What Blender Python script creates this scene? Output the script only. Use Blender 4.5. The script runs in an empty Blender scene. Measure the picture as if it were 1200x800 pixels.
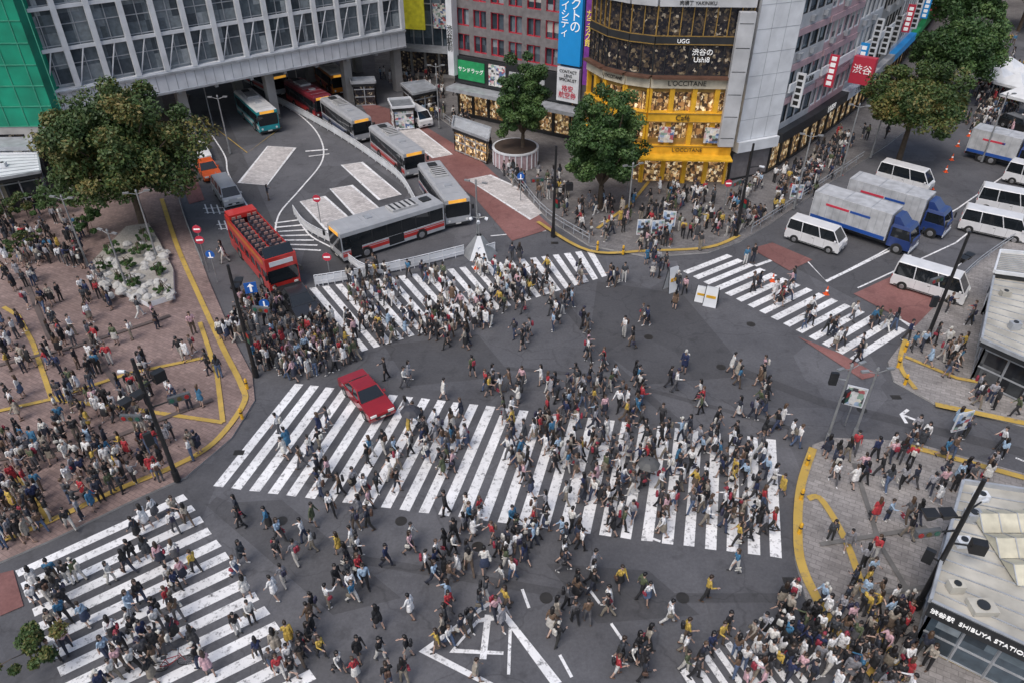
import bpy, bmesh, math, random
import numpy as np
from mathutils import Vector, Matrix, noise
random.seed(11)
rng = np.random.default_rng(11)
sc = bpy.context.scene
COL = sc.collection
# ---------------------------------------------------------------- survey
H = 30.0; F = 870.0; TH = math.radians(35.8); S = math.sin(TH); C = math.cos(TH)
def P(a, b, Z=0.0):
    """ground survey: bearing/depression reading from the viewing deck -> world point at height Z"""
    u = a-600.0; v = b-400.0
    z = (H-Z)/(S+v/F*C)
    return Vector((u*z/F, z*(C-v/F*S), Z))
# ---------------------------------------------------------------- materials
def nd(nt, t, **k):
    n = nt.nodes.new(t)
    for a, b in k.items():
        if a in n.inputs: n.inputs[a].default_value = b
        else: setattr(n, a, b)
    return n
MATS = {}
def mat(name, col, rough=.6, metal=0., var=.25, scale=1.5, bump=0., emis=0., coat=0., fine=0.):
    if name in MATS: return MATS[name]
    m = bpy.data.materials.new(name); m.use_nodes = True; nt = m.node_tree
    b = nt.nodes['Principled BSDF']; L = nt.links
    b.inputs['Roughness'].default_value = rough; b.inputs['Metallic'].default_value = metal
    b.inputs['Coat Weight'].default_value = coat
    tc = nd(nt, 'ShaderNodeTexCoord'); n = nd(nt, 'ShaderNodeTexNoise'); n.inputs['Scale'].default_value = scale
    n.inputs['Detail'].default_value = 6
    L.new(tc.outputs['Object'], n.inputs['Vector'])
    r = nd(nt, 'ShaderNodeMapRange'); r.inputs[1].default_value = .3; r.inputs[2].default_value = .7
    r.inputs[3].default_value = 1-var; r.inputs[4].default_value = 1+var*.6
    L.new(n.outputs['Fac'], r.inputs[0])
    mx = nd(nt, 'ShaderNodeVectorMath', operation='SCALE'); mx.inputs[0].default_value = col[:3]
    L.new(r.outputs[0], mx.inputs['Scale']); L.new(mx.outputs[0], b.inputs['Base Color'])
    if emis:
        L.new(mx.outputs[0], b.inputs['Emission Color']); b.inputs['Emission Strength'].default_value = emis
    if bump:
        n2 = nd(nt, 'ShaderNodeTexNoise'); n2.inputs['Scale'].default_value = scale*12
        L.new(tc.outputs['Object'], n2.inputs['Vector'])
        bp = nd(nt, 'ShaderNodeBump'); bp.inputs['Strength'].default_value = bump
        L.new(n2.outputs['Fac'], bp.inputs['Height']); L.new(bp.outputs[0], b.inputs['Normal'])
    MATS[name] = m
    return m
def ramp(nt, stops, interp='LINEAR'):
    r = nt.nodes.new('ShaderNodeValToRGB'); r.color_ramp.interpolation = interp
    e = r.color_ramp.elements
    while len(e) > 1: e.remove(e[-1])
    e[0].position = stops[0][0]; e[0].color = (*stops[0][1], 1)
    for p, c in stops[1:]:
        x = e.new(p); x.color = (*c, 1)
    return r
def cells(name, stops, snap=(1.2, 1.2, 1.2), rough=.15, emis=0., interp='CONSTANT', noise=0.3, dist=0., nscale=2.5):
    """material whose colour changes per cell (panes / shop displays / posters)"""
    if name in MATS: return MATS[name]
    m = bpy.data.materials.new(name); m.use_nodes = True; nt = m.node_tree; L = nt.links
    b = nt.nodes['Principled BSDF']; b.inputs['Roughness'].default_value = rough
    tc = nd(nt, 'ShaderNodeTexCoord')
    sn = nd(nt, 'ShaderNodeVectorMath', operation='SNAP'); sn.inputs[1].default_value = snap
    if dist:
        dn = nd(nt, 'ShaderNodeTexNoise'); dn.inputs['Scale'].default_value = 3; dn.inputs['Detail'].default_value = 4; L.new(tc.outputs['Object'], dn.inputs['Vector'])
        ad = nd(nt, 'ShaderNodeVectorMath', operation='MULTIPLY_ADD'); ad.inputs[1].default_value = (dist,)*3
        L.new(dn.outputs['Color'], ad.inputs[0]); L.new(tc.outputs['Object'], ad.inputs[2]); L.new(ad.outputs[0], sn.inputs[0])
    else: L.new(tc.outputs['Object'], sn.inputs[0])
    wn = nd(nt, 'ShaderNodeTexWhiteNoise'); L.new(sn.outputs[0], wn.inputs['Vector'])
    rp = ramp(nt, stops, interp); L.new(wn.outputs['Value'], rp.inputs[0])
    n = nd(nt, 'ShaderNodeTexNoise'); n.inputs['Scale'].default_value = nscale; n.inputs['Detail'].default_value = 5
    L.new(tc.outputs['Object'], n.inputs['Vector'])
    mr = nd(nt, 'ShaderNodeMapRange'); mr.inputs[3].default_value = max(0, 1-noise*1.8); mr.inputs[4].default_value = 1+noise*1.8
    L.new(n.outputs['Fac'], mr.inputs[0])
    mx = nd(nt, 'ShaderNodeVectorMath', operation='SCALE')
    L.new(rp.outputs[0], mx.inputs[0]); L.new(mr.outputs[0], mx.inputs['Scale'])
    L.new(mx.outputs[0], b.inputs['Base Color'])
    if emis:
        L.new(mx.outputs[0], b.inputs['Emission Color']); b.inputs['Emission Strength'].default_value = emis
    MATS[name] = m
    return m
def ground_mat(name, c1, c2, kind='asphalt', brick=None):
    m = bpy.data.materials.new(name); m.use_nodes = True; nt = m.node_tree; L = nt.links
    b = nt.nodes['Principled BSDF']; b.inputs['Roughness'].default_value = .85
    tc = nd(nt, 'ShaderNodeTexCoord')
    n1 = nd(nt, 'ShaderNodeTexNoise'); n1.inputs['Scale'].default_value = .16; n1.inputs['Detail'].default_value = 10; n1.inputs['Roughness'].default_value = .7
    L.new(tc.outputs['Object'], n1.inputs['Vector'])
    rp = ramp(nt, [(.34, c1), (.66, c2)]); L.new(n1.outputs['Fac'], rp.inputs[0])
    n2 = nd(nt, 'ShaderNodeTexNoise'); n2.inputs['Scale'].default_value = 6; n2.inputs['Detail'].default_value = 6; n2.inputs['Roughness'].default_value=.8
    L.new(tc.outputs['Object'], n2.inputs['Vector'])
    mr = nd(nt, 'ShaderNodeMapRange'); mr.inputs[1].default_value=.25; mr.inputs[2].default_value=.75; mr.inputs[3].default_value = .74; mr.inputs[4].default_value = 1.26
    L.new(n2.outputs['Fac'], mr.inputs[0])
    mx = nd(nt, 'ShaderNodeVectorMath', operation='SCALE'); L.new(rp.outputs[0], mx.inputs[0]); L.new(mr.outputs[0], mx.inputs['Scale'])
    last = mx.outputs[0]
    # stains / gum / oil
    n3 = nd(nt, 'ShaderNodeTexNoise'); n3.inputs['Scale'].default_value = .9; n3.inputs['Detail'].default_value = 7; n3.inputs['Roughness'].default_value = .6
    L.new(tc.outputs['Object'], n3.inputs['Vector'])
    st = nd(nt, 'ShaderNodeMapRange'); st.inputs[1].default_value = .56; st.inputs[2].default_value = .68; st.inputs[3].default_value = 1; st.inputs[4].default_value = .76
    L.new(n3.outputs['Fac'], st.inputs[0])
    s0 = nd(nt, 'ShaderNodeVectorMath', operation='SCALE'); L.new(last, s0.inputs[0]); L.new(st.outputs[0], s0.inputs['Scale']); last = s0.outputs[0]
    if kind == 'asphalt':
        v = nd(nt, 'ShaderNodeTexVoronoi', feature='DISTANCE_TO_EDGE'); v.inputs['Scale'].default_value = .16
        nw = nd(nt, 'ShaderNodeTexNoise'); nw.inputs['Scale'].default_value = .5; nw.inputs['Detail'].default_value=5
        L.new(tc.outputs['Object'], nw.inputs['Vector'])
        ad = nd(nt, 'ShaderNodeVectorMath', operation='MULTIPLY_ADD'); ad.inputs[1].default_value = (2.5, 2.5, 0)
        L.new(nw.outputs['Color'], ad.inputs[0]); L.new(tc.outputs['Object'], ad.inputs[2]); L.new(ad.outputs[0], v.inputs['Vector'])
        cr = nd(nt, 'ShaderNodeMapRange'); cr.inputs[1].default_value = 0; cr.inputs[2].default_value = .009; cr.inputs[3].default_value = .74; cr.inputs[4].default_value = 1
        L.new(v.outputs['Distance'], cr.inputs[0])
        v2 = nd(nt, 'ShaderNodeTexVoronoi', distance='MANHATTAN'); v2.inputs['Scale'].default_value = .09
        L.new(tc.outputs['Object'], v2.inputs['Vector'])
        sp = nd(nt, 'ShaderNodeSeparateColor'); L.new(v2.outputs['Color'], sp.inputs[0])
        m2 = nd(nt, 'ShaderNodeMapRange'); m2.inputs[3].default_value = .84; m2.inputs[4].default_value = 1.14
        L.new(sp.outputs[0], m2.inputs[0])
        mm = nd(nt, 'ShaderNodeMath', operation='MULTIPLY'); L.new(cr.outputs[0], mm.inputs[0]); L.new(m2.outputs[0], mm.inputs[1])
        s2 = nd(nt, 'ShaderNodeVectorMath', operation='SCALE'); L.new(last, s2.inputs[0]); L.new(mm.outputs[0], s2.inputs['Scale'])
        last = s2.outputs[0]
    else:
        rot = nd(nt, 'ShaderNodeMapping'); rot.inputs['Rotation'].default_value = (0, 0, .5)
        L.new(tc.outputs['Object'], rot.inputs['Vector'])
        bk = nd(nt, 'ShaderNodeTexBrick'); bk.inputs['Scale'].default_value = brick
        bk.inputs['Color1'].default_value = (.85, .85, .85, 1); bk.inputs['Color2'].default_value = (1.15, 1.15, 1.15, 1)
        bk.inputs['Mortar'].default_value = (.66, .66, .66, 1); bk.inputs['Mortar Size'].default_value = .015
        L.new(rot.outputs[0], bk.inputs['Vector'])
        s2 = nd(nt, 'ShaderNodeVectorMath', operation='MULTIPLY'); L.new(last, s2.inputs[0]); L.new(bk.outputs['Color'], s2.inputs[1])
        last = s2.outputs[0]
    L.new(last, b.inputs['Base Color'])
    bp = nd(nt, 'ShaderNodeBump'); bp.inputs['Strength'].default_value = .25; bp.inputs['Distance'].default_value=.02
    L.new(n2.outputs['Fac'], bp.inputs['Height']); L.new(bp.outputs[0], b.inputs['Normal'])
    return m
def paint_mat(name, col, wear=.35, under=(.07, .07, .075)):
    m = bpy.data.materials.new(name); m.use_nodes = True; nt = m.node_tree; L = nt.links
    b = nt.nodes['Principled BSDF']; b.inputs['Roughness'].default_value = .7
    tc = nd(nt, 'ShaderNodeTexCoord')
    n = nd(nt, 'ShaderNodeTexNoise'); n.inputs['Scale'].default_value = 3.5; n.inputs['Detail'].default_value = 10; n.inputs['Roughness'].default_value = .75
    L.new(tc.outputs['Object'], n.inputs['Vector'])
    rp = ramp(nt, [(.28+wear*.12, under), (.40+wear*.16, col)]); L.new(n.outputs['Fac'], rp.inputs[0])
    n2 = nd(nt, 'ShaderNodeTexNoise'); n2.inputs['Scale'].default_value = .5; n2.inputs['Detail'].default_value = 5
    L.new(tc.outputs['Object'], n2.inputs['Vector'])
    mr = nd(nt, 'ShaderNodeMapRange'); mr.inputs[1].default_value=.3; mr.inputs[2].default_value=.7; mr.inputs[3].default_value = .76; mr.inputs[4].default_value = 1.05
    L.new(n2.outputs['Fac'], mr.inputs[0])
    mx = nd(nt, 'ShaderNodeVectorMath', operation='SCALE'); L.new(rp.outputs[0], mx.inputs[0]); L.new(mr.outputs[0], mx.inputs['Scale'])
    L.new(mx.outputs[0], b.inputs['Base Color'])
    return m
ASPH = ground_mat('asphalt', (.072, .073, .082), (.122, .122, .133))
ASPHD = ground_mat('asphalt_repair', (.058, .058, .064), (.085, .085, .092))
BRICK = ground_mat('plaza_brick', (.165, .115, .105), (.29, .21, .192), 'brick', 1.1)
PAVE = ground_mat('pavement_tiles', (.20, .185, .18), (.33, .31, .30), 'brick', .9)
PAVED = ground_mat('pavement_dark', (.115, .11, .112), (.20, .19, .19), 'brick', .9)
REDP = ground_mat('red_asphalt', (.17, .07, .065), (.26, .125, .115))
PINKP = ground_mat('pale_island_paving', (.42, .39, .38), (.60, .57, .56), 'brick', .8)
WHITE = paint_mat('road_paint_white', (.83, .83, .84), .5, (.12, .12, .13))
YELLOW = paint_mat('road_paint_yellow', (.52, .35, .08), .4, (.25, .19, .12))
KERB = mat('kerb_stone', (.38, .37, .36), .8, scale=2)
# ---------------------------------------------------------------- mesh builder
class MB:
    def __init__(s): s.v = []; s.f = []; s.m = []; s.mats = []
    def mi(s, m):
        if m not in s.mats: s.mats.append(m)
        return s.mats.index(m)
    def add(s, vs, fs, m, M=None):
        o = len(s.v); k = s.mi(m)
        for p in vs:
            p = Vector(p); s.v.append(M @ p if M else p)
        for f in fs: s.f.append([i+o for i in f]); s.m.append(k)
    def box(s, x0, x1, y0, y1, z0, z1, m, M=None):
        s.add([(x, y, z) for z in (z0, z1) for y in (y0, y1) for x in (x0, x1)],
              [(0, 2, 3, 1), (4, 5, 7, 6), (0, 1, 5, 4), (2, 6, 7, 3), (0, 4, 6, 2), (1, 3, 7, 5)], m, M)
    def frus(s, b, t, m, M=None):
        vs = [(b[0], b[2], b[4]), (b[1], b[2], b[4]), (b[1], b[3], b[4]), (b[0], b[3], b[4]),
              (t[0], t[2], t[4]), (t[1], t[2], t[4]), (t[1], t[3], t[4]), (t[0], t[3], t[4])]
        s.add(vs, [(3, 2, 1, 0), (4, 5, 6, 7), (0, 1, 5, 4), (1, 2, 6, 5), (2, 3, 7, 6), (3, 0, 4, 7)], m, M)
    def cyl(s, p0, p1, r0, r1, m, n=10, M=None):
        p0 = Vector(p0); p1 = Vector(p1); d = (p1-p0).normalized()
        a = d.orthogonal().normalized(); b = d.cross(a)
        vs = []
        for p, r in ((p0, r0), (p1, r1)):
            for i in range(n):
                t = 2*math.pi*i/n; vs.append(p+(a*math.cos(t)+b*math.sin(t))*r)
        fs = [(i, (i+1) % n, n+(i+1) % n, n+i) for i in range(n)]
        fs += [tuple(range(n))[::-1], tuple(range(n, 2*n))]
        s.add(vs, fs, m, M)
    def prism(s, pts, z0, z1, mt, ms=None, M=None):
        n = len(pts); ms = ms or mt
        vs = [(p[0], p[1], z0) for p in pts]+[(p[0], p[1], z1) for p in pts]
        s.add(vs, [tuple(range(n, 2*n))], mt, M)
        s.add(vs, [(i, (i+1) % n, n+(i+1) % n, n+i) for i in range(n)], ms, M)
    def profile(s, pts, hw, m, M=None, hw2=None):
        n = len(pts)
        vs = [(p[0], -hw, p[1]) for p in pts]+[(p[0], hw, p[1]) for p in pts]
        s.add(vs, [tuple(range(n)), tuple(range(n, 2*n))[::-1]]+[(i, n+i, n+(i+1) % n, (i+1) % n) for i in range(n)], m, M)
    def quad(s, pts, m, M=None): s.add(pts, [tuple(range(len(pts)))], m, M)
    def obj(s, name, smooth=False, bevel=0, recalc=True, origin=None, angle=None):
        me = bpy.data.meshes.new(name)
        me.from_pydata([tuple(p) for p in s.v], [], s.f)
        for m in s.mats: me.materials.append(m)
        me.polygons.foreach_set('material_index', s.m)
        if recalc:
            bm = bmesh.new(); bm.from_mesh(me); bmesh.ops.recalc_face_normals(bm, faces=bm.faces); bm.to_mesh(me); bm.free()
        if smooth: me.polygons.foreach_set('use_smooth', [True]*len(me.polygons))
        me.update()
        o = bpy.data.objects.new(name, me); COL.objects.link(o)
        if bevel:
            bv = o.modifiers.new('bevel', 'BEVEL'); bv.width = bevel; bv.segments = 2; bv.limit_method = 'ANGLE'; bv.angle_limit = math.radians(40)
            bv.use_clamp_overlap = True
        if origin is not None: o.location = origin
        if angle is not None: o.rotation_euler = (0, 0, angle)
        return o
# ---------------------------------------------------------------- ground, road, pavements
g = MB(); g.quad([(-1500, -300, 0), (1500, -300, 0), (1500, 2500, 0), (-1500, 2500, 0)], ASPH); g.obj('ground', recalc=False)
KH = .12
def pxs(l, Z=0): return [P(a, b, Z) for a, b in l]
def slab(name, pl, m, h=KH, inset=True):
    mb = MB(); pts = pxs(pl); mb.prism(pts, -.05, h, m, KERB)
    # kerb stones proud of the paving edge
    mk_ = MB()
    return mb.obj(name)
PLAZA = [(222, 112), (203, 200), (216, 252), (245, 330), (274, 398), (296, 440), (299, 470), (272, 514), (218, 560), (150, 590), (60, 634), (0, 660), (-150, 716), (-500, 700), (-900, 240), (-300, 60), (100, 80)]
slab('plaza_pavement', PLAZA, BRICK)
RLOW = [(952, 522), (940, 560), (931, 610), (931, 655), (943, 700), (985, 757), (1040, 812), (1100, 900), (1700, 900), (1700, 660), (1200, 556), (1065, 518), (975, 514)]
slab('corner_pavement', RLOW, PAVE)
RUP = [(1047, 447), (1040, 425), (1066, 390), (1105, 350), (1145, 308), (1210, 264), (1330, 190), (1800, 230), (1800, 640), (1200, 500), (1095, 474)]
slab('corner_pavement', RUP, PAVE)
TOP = [(440, 84), (500, 128), (560, 172), (602, 216), (642, 258), (690, 289), (760, 302), (830, 297), (868, 284), (905, 262), (950, 231), (1000, 197), (1040, 171), (1085, 135), (1130, 100), (1165, 72), (1200, 30), (1215, -60), (430, -60)]
slab('street_pavement', TOP, PAVED)
mk = MB(); lvl = [0.004]
def nz(base=0.):
    lvl[0] += .0007; return base+lvl[0]
def ribbon(mb, pts, w, m, z, closed=False):
    pts = [Vector((p[0], p[1])) for p in pts]; n = len(pts); L = []; R = []
    for i in range(n):
        if closed: a = pts[(i-1) % n]; b = pts[(i+1) % n]
        else: a = pts[max(i-1, 0)]; b = pts[min(i+1, n-1)]
        d = (b-a).normalized(); nn = Vector((-d.y, d.x))
        d1 = (pts[i]-a).normalized() if (pts[i]-a).length > 0 else d
        k = max(.5, abs(Vector((-d1.y, d1.x)).dot(nn)))
        L.append(pts[i]+nn*w/2/k); R.append(pts[i]-nn*w/2/k)
    for i in range(n if closed else n-1):
        j = (i+1) % n
        mb.quad([(L[i].x, L[i].y, z), (R[i].x, R[i].y, z), (R[j].x, R[j].y, z), (L[j].x, L[j].y, z)], m)
def smooth_pts(l, k=6):
    pts = [Vector(p) for p in l]; out = []
    for i in range(len(pts)-1):
        p0 = pts[max(i-1, 0)]; p1 = pts[i]; p2 = pts[i+1]; p3 = pts[min(i+2, len(pts)-1)]
        for j in range(k):
            t = j/k
            out.append(.5*((2*p1)+(p2-p0)*t+(2*p0-5*p1+4*p2-p3)*t*t+(3*p1-p0-3*p2+p3)*t**3))
    out.append(pts[-1]); return out
def line(l, w, m=None, base=0., sm=False, closed=False):
    pts = pxs(l)
    if sm: pts = smooth_pts(pts)
    ribbon(mk, pts, w, m or WHITE, nz(base), closed)
def patch(l, m, base=0.):
    z = nz(base); mk.quad([(p.x, p.y, z) for p in pxs(l)], m)
# resurfaced strips and trench repairs first (lowest)
patch([(700, 330), (800, 345), (880, 440), (760, 450), (690, 400)], ASPHD)
patch([(450, 405), (560, 392), (600, 440), (480, 452)], ASPHD)
patch([(240, 590), (330, 585), (470, 700), (390, 720)], ASPHD)
patch([(640, 660), (760, 668), (820, 720), (700, 730)], ASPHD)
patch([(235, 130), (262, 130), (320, 260), (290, 262)], ASPHD)
patch([(430, 190), (480, 225), (400, 330), (350, 320), (372, 235)], ASPHD)
patch([(905, 300), (1000, 250), (1090, 300), (1000, 350)], ASPHD)
line([(250, 585), (420, 655), (690, 700), (930, 700)], .5, ASPHD); line([(640, 330), (720, 430), (800, 500)], .6, ASPHD); line([(455, 420), (700, 440), (940, 505)], .35, ASPHD)
line([(830, 420), (960, 470), (1200, 530)], .8, ASPHD)
def cross(A, B, D, E, n, duty=.5, t1=1.0):
    A, B, D, E = [P(*q) for q in (A, B, D, E)]
    z = nz()
    for i in range(int(n*t1)):
        a = i/n+random.uniform(-.02, .02)/n; b = (i+duty+random.uniform(-.03, .03))/n; j = [random.uniform(-.003, .003) for _ in range(4)]
        q = [A.lerp(D, a), B.lerp(E, a), B.lerp(E, b), A.lerp(D, b)]
        r = [q[0].lerp(q[1], j[0]), q[1].lerp(q[0], j[1]), q[2].lerp(q[3], j[2]), q[3].lerp(q[2], j[3])]
        mk.quad([(p.x, p.y, z) for p in r], WHITE)
cross((346, 449), (250, 569), (919, 516), (928, 655), 29, .53)
cross((362, 338), (424, 412), (700, 292), (716, 322), 24, .53)
cross((800, 318), (852, 298), (1012, 428), (1070, 390), 15, .54)
cross((18, 668), (215, 578), (71, 791), (292, 685), 7.5, .54, 2.3)
cross((905, 722), (962, 792), (790, 790), (846, 880), 9)
for a, b in [((689, 688), (703, 707)), ((716, 730), (731, 752)), ((656, 767), (670, 793)), ((757, 628), (774, 634)), ((612, 690), (620, 712)), ((1200, 540), (1190, 536))]:
    line([a, b], .14)
line([(578, 703), (497, 762), (600, 815), (652, 800)], .24, closed=True)
line([(560, 727), (530, 762), (590, 765)], .16); line([(572, 720), (566, 772)], .3); line([(598, 735), (596, 790)], .14)
line([(578, 703), (590, 722), (560, 727)], .2)
line([(318, 116), (352, 136), (374, 160), (378, 188), (352, 222), (328, 250), (322, 275)], .16, sm=True)
line([(232, 136), (262, 180), (268, 205), (292, 245)], .14, sm=True)
line([(346, 250), (362, 275), (388, 290)], .16, sm=True)
line([(940, 300), (968, 330), (1045, 293), (1068, 300)], .16)
line([(968, 330), (1030, 298), (1122, 245), (1200, 190)], .14)
line([(1015, 345), (1070, 384)], .4); line([(1005, 338), (1120, 285), (1195, 225)], .14)
line([(1060, 370), (1135, 300)], .14)
line([(885, 312), (930, 296)], .3); line([(575, 277), (640, 271)], .14); line([(560, 300), (610, 330)], .2)
for i in range(7): line([(322+i*2, 262+i*5), (352+i*4, 258+i*6)], .22)
for q in [(240, 243), (256, 262)]:
    for k in range(4): line([(q[0]+k*7, q[1]-3+k*.3), (q[0]+4+k*7, q[1]+8+k*.3)], .12)
    line([(q[0]-2, q[1]+2), (q[0]+26, q[1]+1)], .12); line([(q[0], q[1]+7), (q[0]+28, q[1]+6)], .12)
line([(358, 178), (384, 176)], .3); line([(362, 184), (386, 181)], .2)
line([(1056, 486), (1078, 494)], .2); line([(1064, 480), (1056, 486), (1062, 496)], .2)
patch([(420, 118), (470, 132), (560, 186), (648, 268), (600, 283), (556, 232), (505, 196), (440, 150)], REDP)
patch([(205, 197), (226, 197), (240, 235), (222, 240)], REDP)
patch([(350, 92), (420, 100), (420, 112), (360, 112)], REDP)
patch([(880, 292), (905, 285), (952, 305), (925, 318)], REDP)
patch([(1000, 345), (1050, 322), (1112, 352), (1072, 383)], REDP)
patch([(935, 395), (985, 415), (1030, 440), (1010, 445)], REDP)
patch([(0, 672), (16, 668), (28, 710), (0, 722)], REDP)
for q in ([(314, 172), (346, 174), (313, 218), (280, 215)], [(400, 194), (424, 191), (470, 229), (445, 235)], [(387, 222), (412, 218), (455, 254), (424, 262)], [(352, 237), (380, 231), (420, 266), (388, 276)], [(548, 211), (574, 206), (652, 241), (622, 258)], [(460, 150), (488, 150), (530, 182), (508, 186)]):
    patch(q, PINKP); line(q, .14, closed=True)
YB = KH
line([(190, 235), (208, 290), (232, 345), (262, 410), (283, 452), (286, 475), (252, 520), (205, 548), (140, 575), (60, 612), (-20, 645)], .36, YELLOW, YB, sm=True)
line([(5, 362), (22, 372), (40, 405), (62, 470)], .3, YELLOW, YB); line([(-20, 488), (60, 470), (150, 440), (245, 420)], .3, YELLOW, YB)
line([(62, 470), (160, 482), (262, 497)], .3, YELLOW, YB); line([(262, 497), (255, 440), (235, 380)], .3, YELLOW, YB); line([(20, 560), (60, 612)], .3, YELLOW, YB)
line([(952, 527), (938, 570), (934, 620), (940, 668), (975, 735), (1020, 790), (1060, 840)], .45, YELLOW, YB, sm=True)
line([(946, 586), (962, 588), (992, 640), (1020, 720), (1060, 800)], .35, YELLOW, YB, sm=True)
line([(1066, 525), (1200, 562), (1300, 590)], .4, YELLOW, YB); line([(1095, 740), (1200, 790)], .6, YELLOW, YB); line([(1098, 765), (1200, 815)], .5, YELLOW, YB)
line([(1060, 420), (1120, 445), (1210, 462)], .3, YELLOW, YB); line([(1095, 476), (1200, 498), (1300, 520)], .45, YELLOW, YB); line([(1060, 400), (1054, 430), (1072, 458)], .3, YELLOW, YB, sm=True)
line([(630, 262), (690, 296), (760, 296), (830, 292), (866, 278)], .35, YELLOW, YB, sm=True)
line([(245, 145), (290, 180), (330, 150)], .1, YELLOW)
line([(700, 270), (740, 240), (760, 215)], .3, YELLOW, YB)
DGR = mat('dark_paver_band', (.11, .085, .08), .8)
for l in ([(0, 430), (90, 408), (200, 372)], [(0, 540), (120, 520), (250, 470)], [(100, 400), (150, 470), (180, 555)], [(30, 330), (60, 400)]): line(l, .35, DGR, YB)
for l in ([(1000, 545), (1030, 640), (1090, 740)], [(960, 640), (1085, 620)], [(1000, 700), (1085, 690)]): line(l, .25, mat('grey_paver_band', (.15, .145, .14), .8), YB)
mk.obj('road_markings', recalc=False)
mh = MB(); iron = mat('manhole_iron', (.06, .055, .05), .5, .6)
for q in [(760, 395), (470, 610), (700, 450), (845, 430), (560, 640), (640, 700), (330, 610), (800, 700), (880, 380), (300, 250), (1010, 480)]:
    p = P(*q); mh.cyl((p.x, p.y, 0), (p.x, p.y, .013), .31, .31, iron, 20)
for q in [(905, 500), (925, 680), (280, 530), (1050, 465), (650, 285)]:
    p = P(*q); mh.box(p.x-.3, p.x+.3, p.y-.2, p.y+.2, 0, .013, iron)
mh.obj('manhole_covers')
# ---------------------------------------------------------------- generic materials
M_white = mat('white_panel', (.68, .70, .73), .45, var=.16, scale=.8)
M_steel = mat('painted_steel_grey', (.40, .42, .45), .4, .2)
M_dark = mat('dark_metal', (.025, .027, .03), .45)
M_black = mat('black_rubber', (.015, .015, .015), .8)
M_conc = mat('concrete', (.34, .33, .32), .85, scale=.6, bump=.2)
M_tile = mat('brown_grey_tile', (.19, .175, .178), .6, scale=2)
M_red = mat('red_frame', (.42, .03, .05), .5)
M_yel = mat('yellow_cladding', (.72, .40, .03), .4, var=.22, emis=.05)
M_blue = mat('blue_sign', (.015, .25, .60), .4, var=.05, emis=.15)
M_pur = mat('purple_sign', (.20, .05, .30), .4, emis=.1)
M_redsign = mat('red_sign', (.50, .04, .07), .4, var=.05, emis=.1)
M_green = mat('green_sheet', (.0, .25, .15), .6, var=.3, scale=.5)
M_greens = mat('green_sign', (.02, .28, .10), .5, emis=.1)
M_pink = mat('pink_cladding', (.48, .33, .36), .6, var=.15)
M_beige = mat('beige_roof', (.45, .43, .38), .7, scale=.7, var=.35)
M_lgrey = mat('light_grey_cladding', (.48, .49, .51), .5, scale=.6)
M_txtw = mat('letter_white', (.85, .85, .85), .5, var=0, emis=.25)
M_txtk = mat('letter_black', (.02, .02, .02), .5, var=0)
M_txty = mat('letter_yellow', (.9, .75, .1), .5, var=0, emis=.2)
G_st = cells('station_glass', [(0, (.06, .075, .09)), (.3, (.12, .145, .165)), (.6, (.20, .23, .25)), (.82, (.30, .33, .35)), (.94, (.09, .11, .12))], (1.45, 1.45, 1.6), .12)  # varied pane tones put reflections and pale interior into the glass colour
G_blue = cells('curtain_glass', [(0, (.035, .05, .065)), (.35, (.075, .10, .125)), (.65, (.14, .18, .21)), (.88, (.26, .30, .33))], (1.5, 1.5, 1.7), .1)
G_dark = cells('dark_window', [(0, (.02, .022, .026)), (.5, (.04, .045, .05)), (.8, (.09, .095, .10)), (.93, (.22, .20, .15))], (1.1, 1.1, 1.5), .12)
SHOP = cells('shop_interior', [(0, (.14, .08, .035)), (.2, (.05, .032, .02)), (.38, (.42, .27, .11)), (.55, (.72, .52, .28)), (.68, (.09, .055, .035)), (.8, (.38, .2, .08)), (.92, (.85, .72, .5))], (.24, .24, .3), .3, emis=.5, dist=.6, noise=.5)
SHOPD = cells('shop_interior_dark', [(0, (.015, .015, .02)), (.5, (.035, .03, .03)), (.75, (.08, .06, .042)), (.9, (.18, .14, .09)), (.97, (.4, .34, .26))], (.24, .24, .24), .25, emis=.15, dist=.7, noise=.5)
POSTER = cells('posters', [(0, (.62, .62, .62)), (.35, (.10, .16, .32)), (.45, (.45, .12, .13)), (.55, (.70, .66, .58)), (.7, (.07, .07, .08)), (.8, (.25, .36, .30)), (.88, (.55, .36, .38)), (.95, (.35, .45, .6))], (.3, .3, .24), .5, emis=.03, dist=.45, noise=.4)
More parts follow.
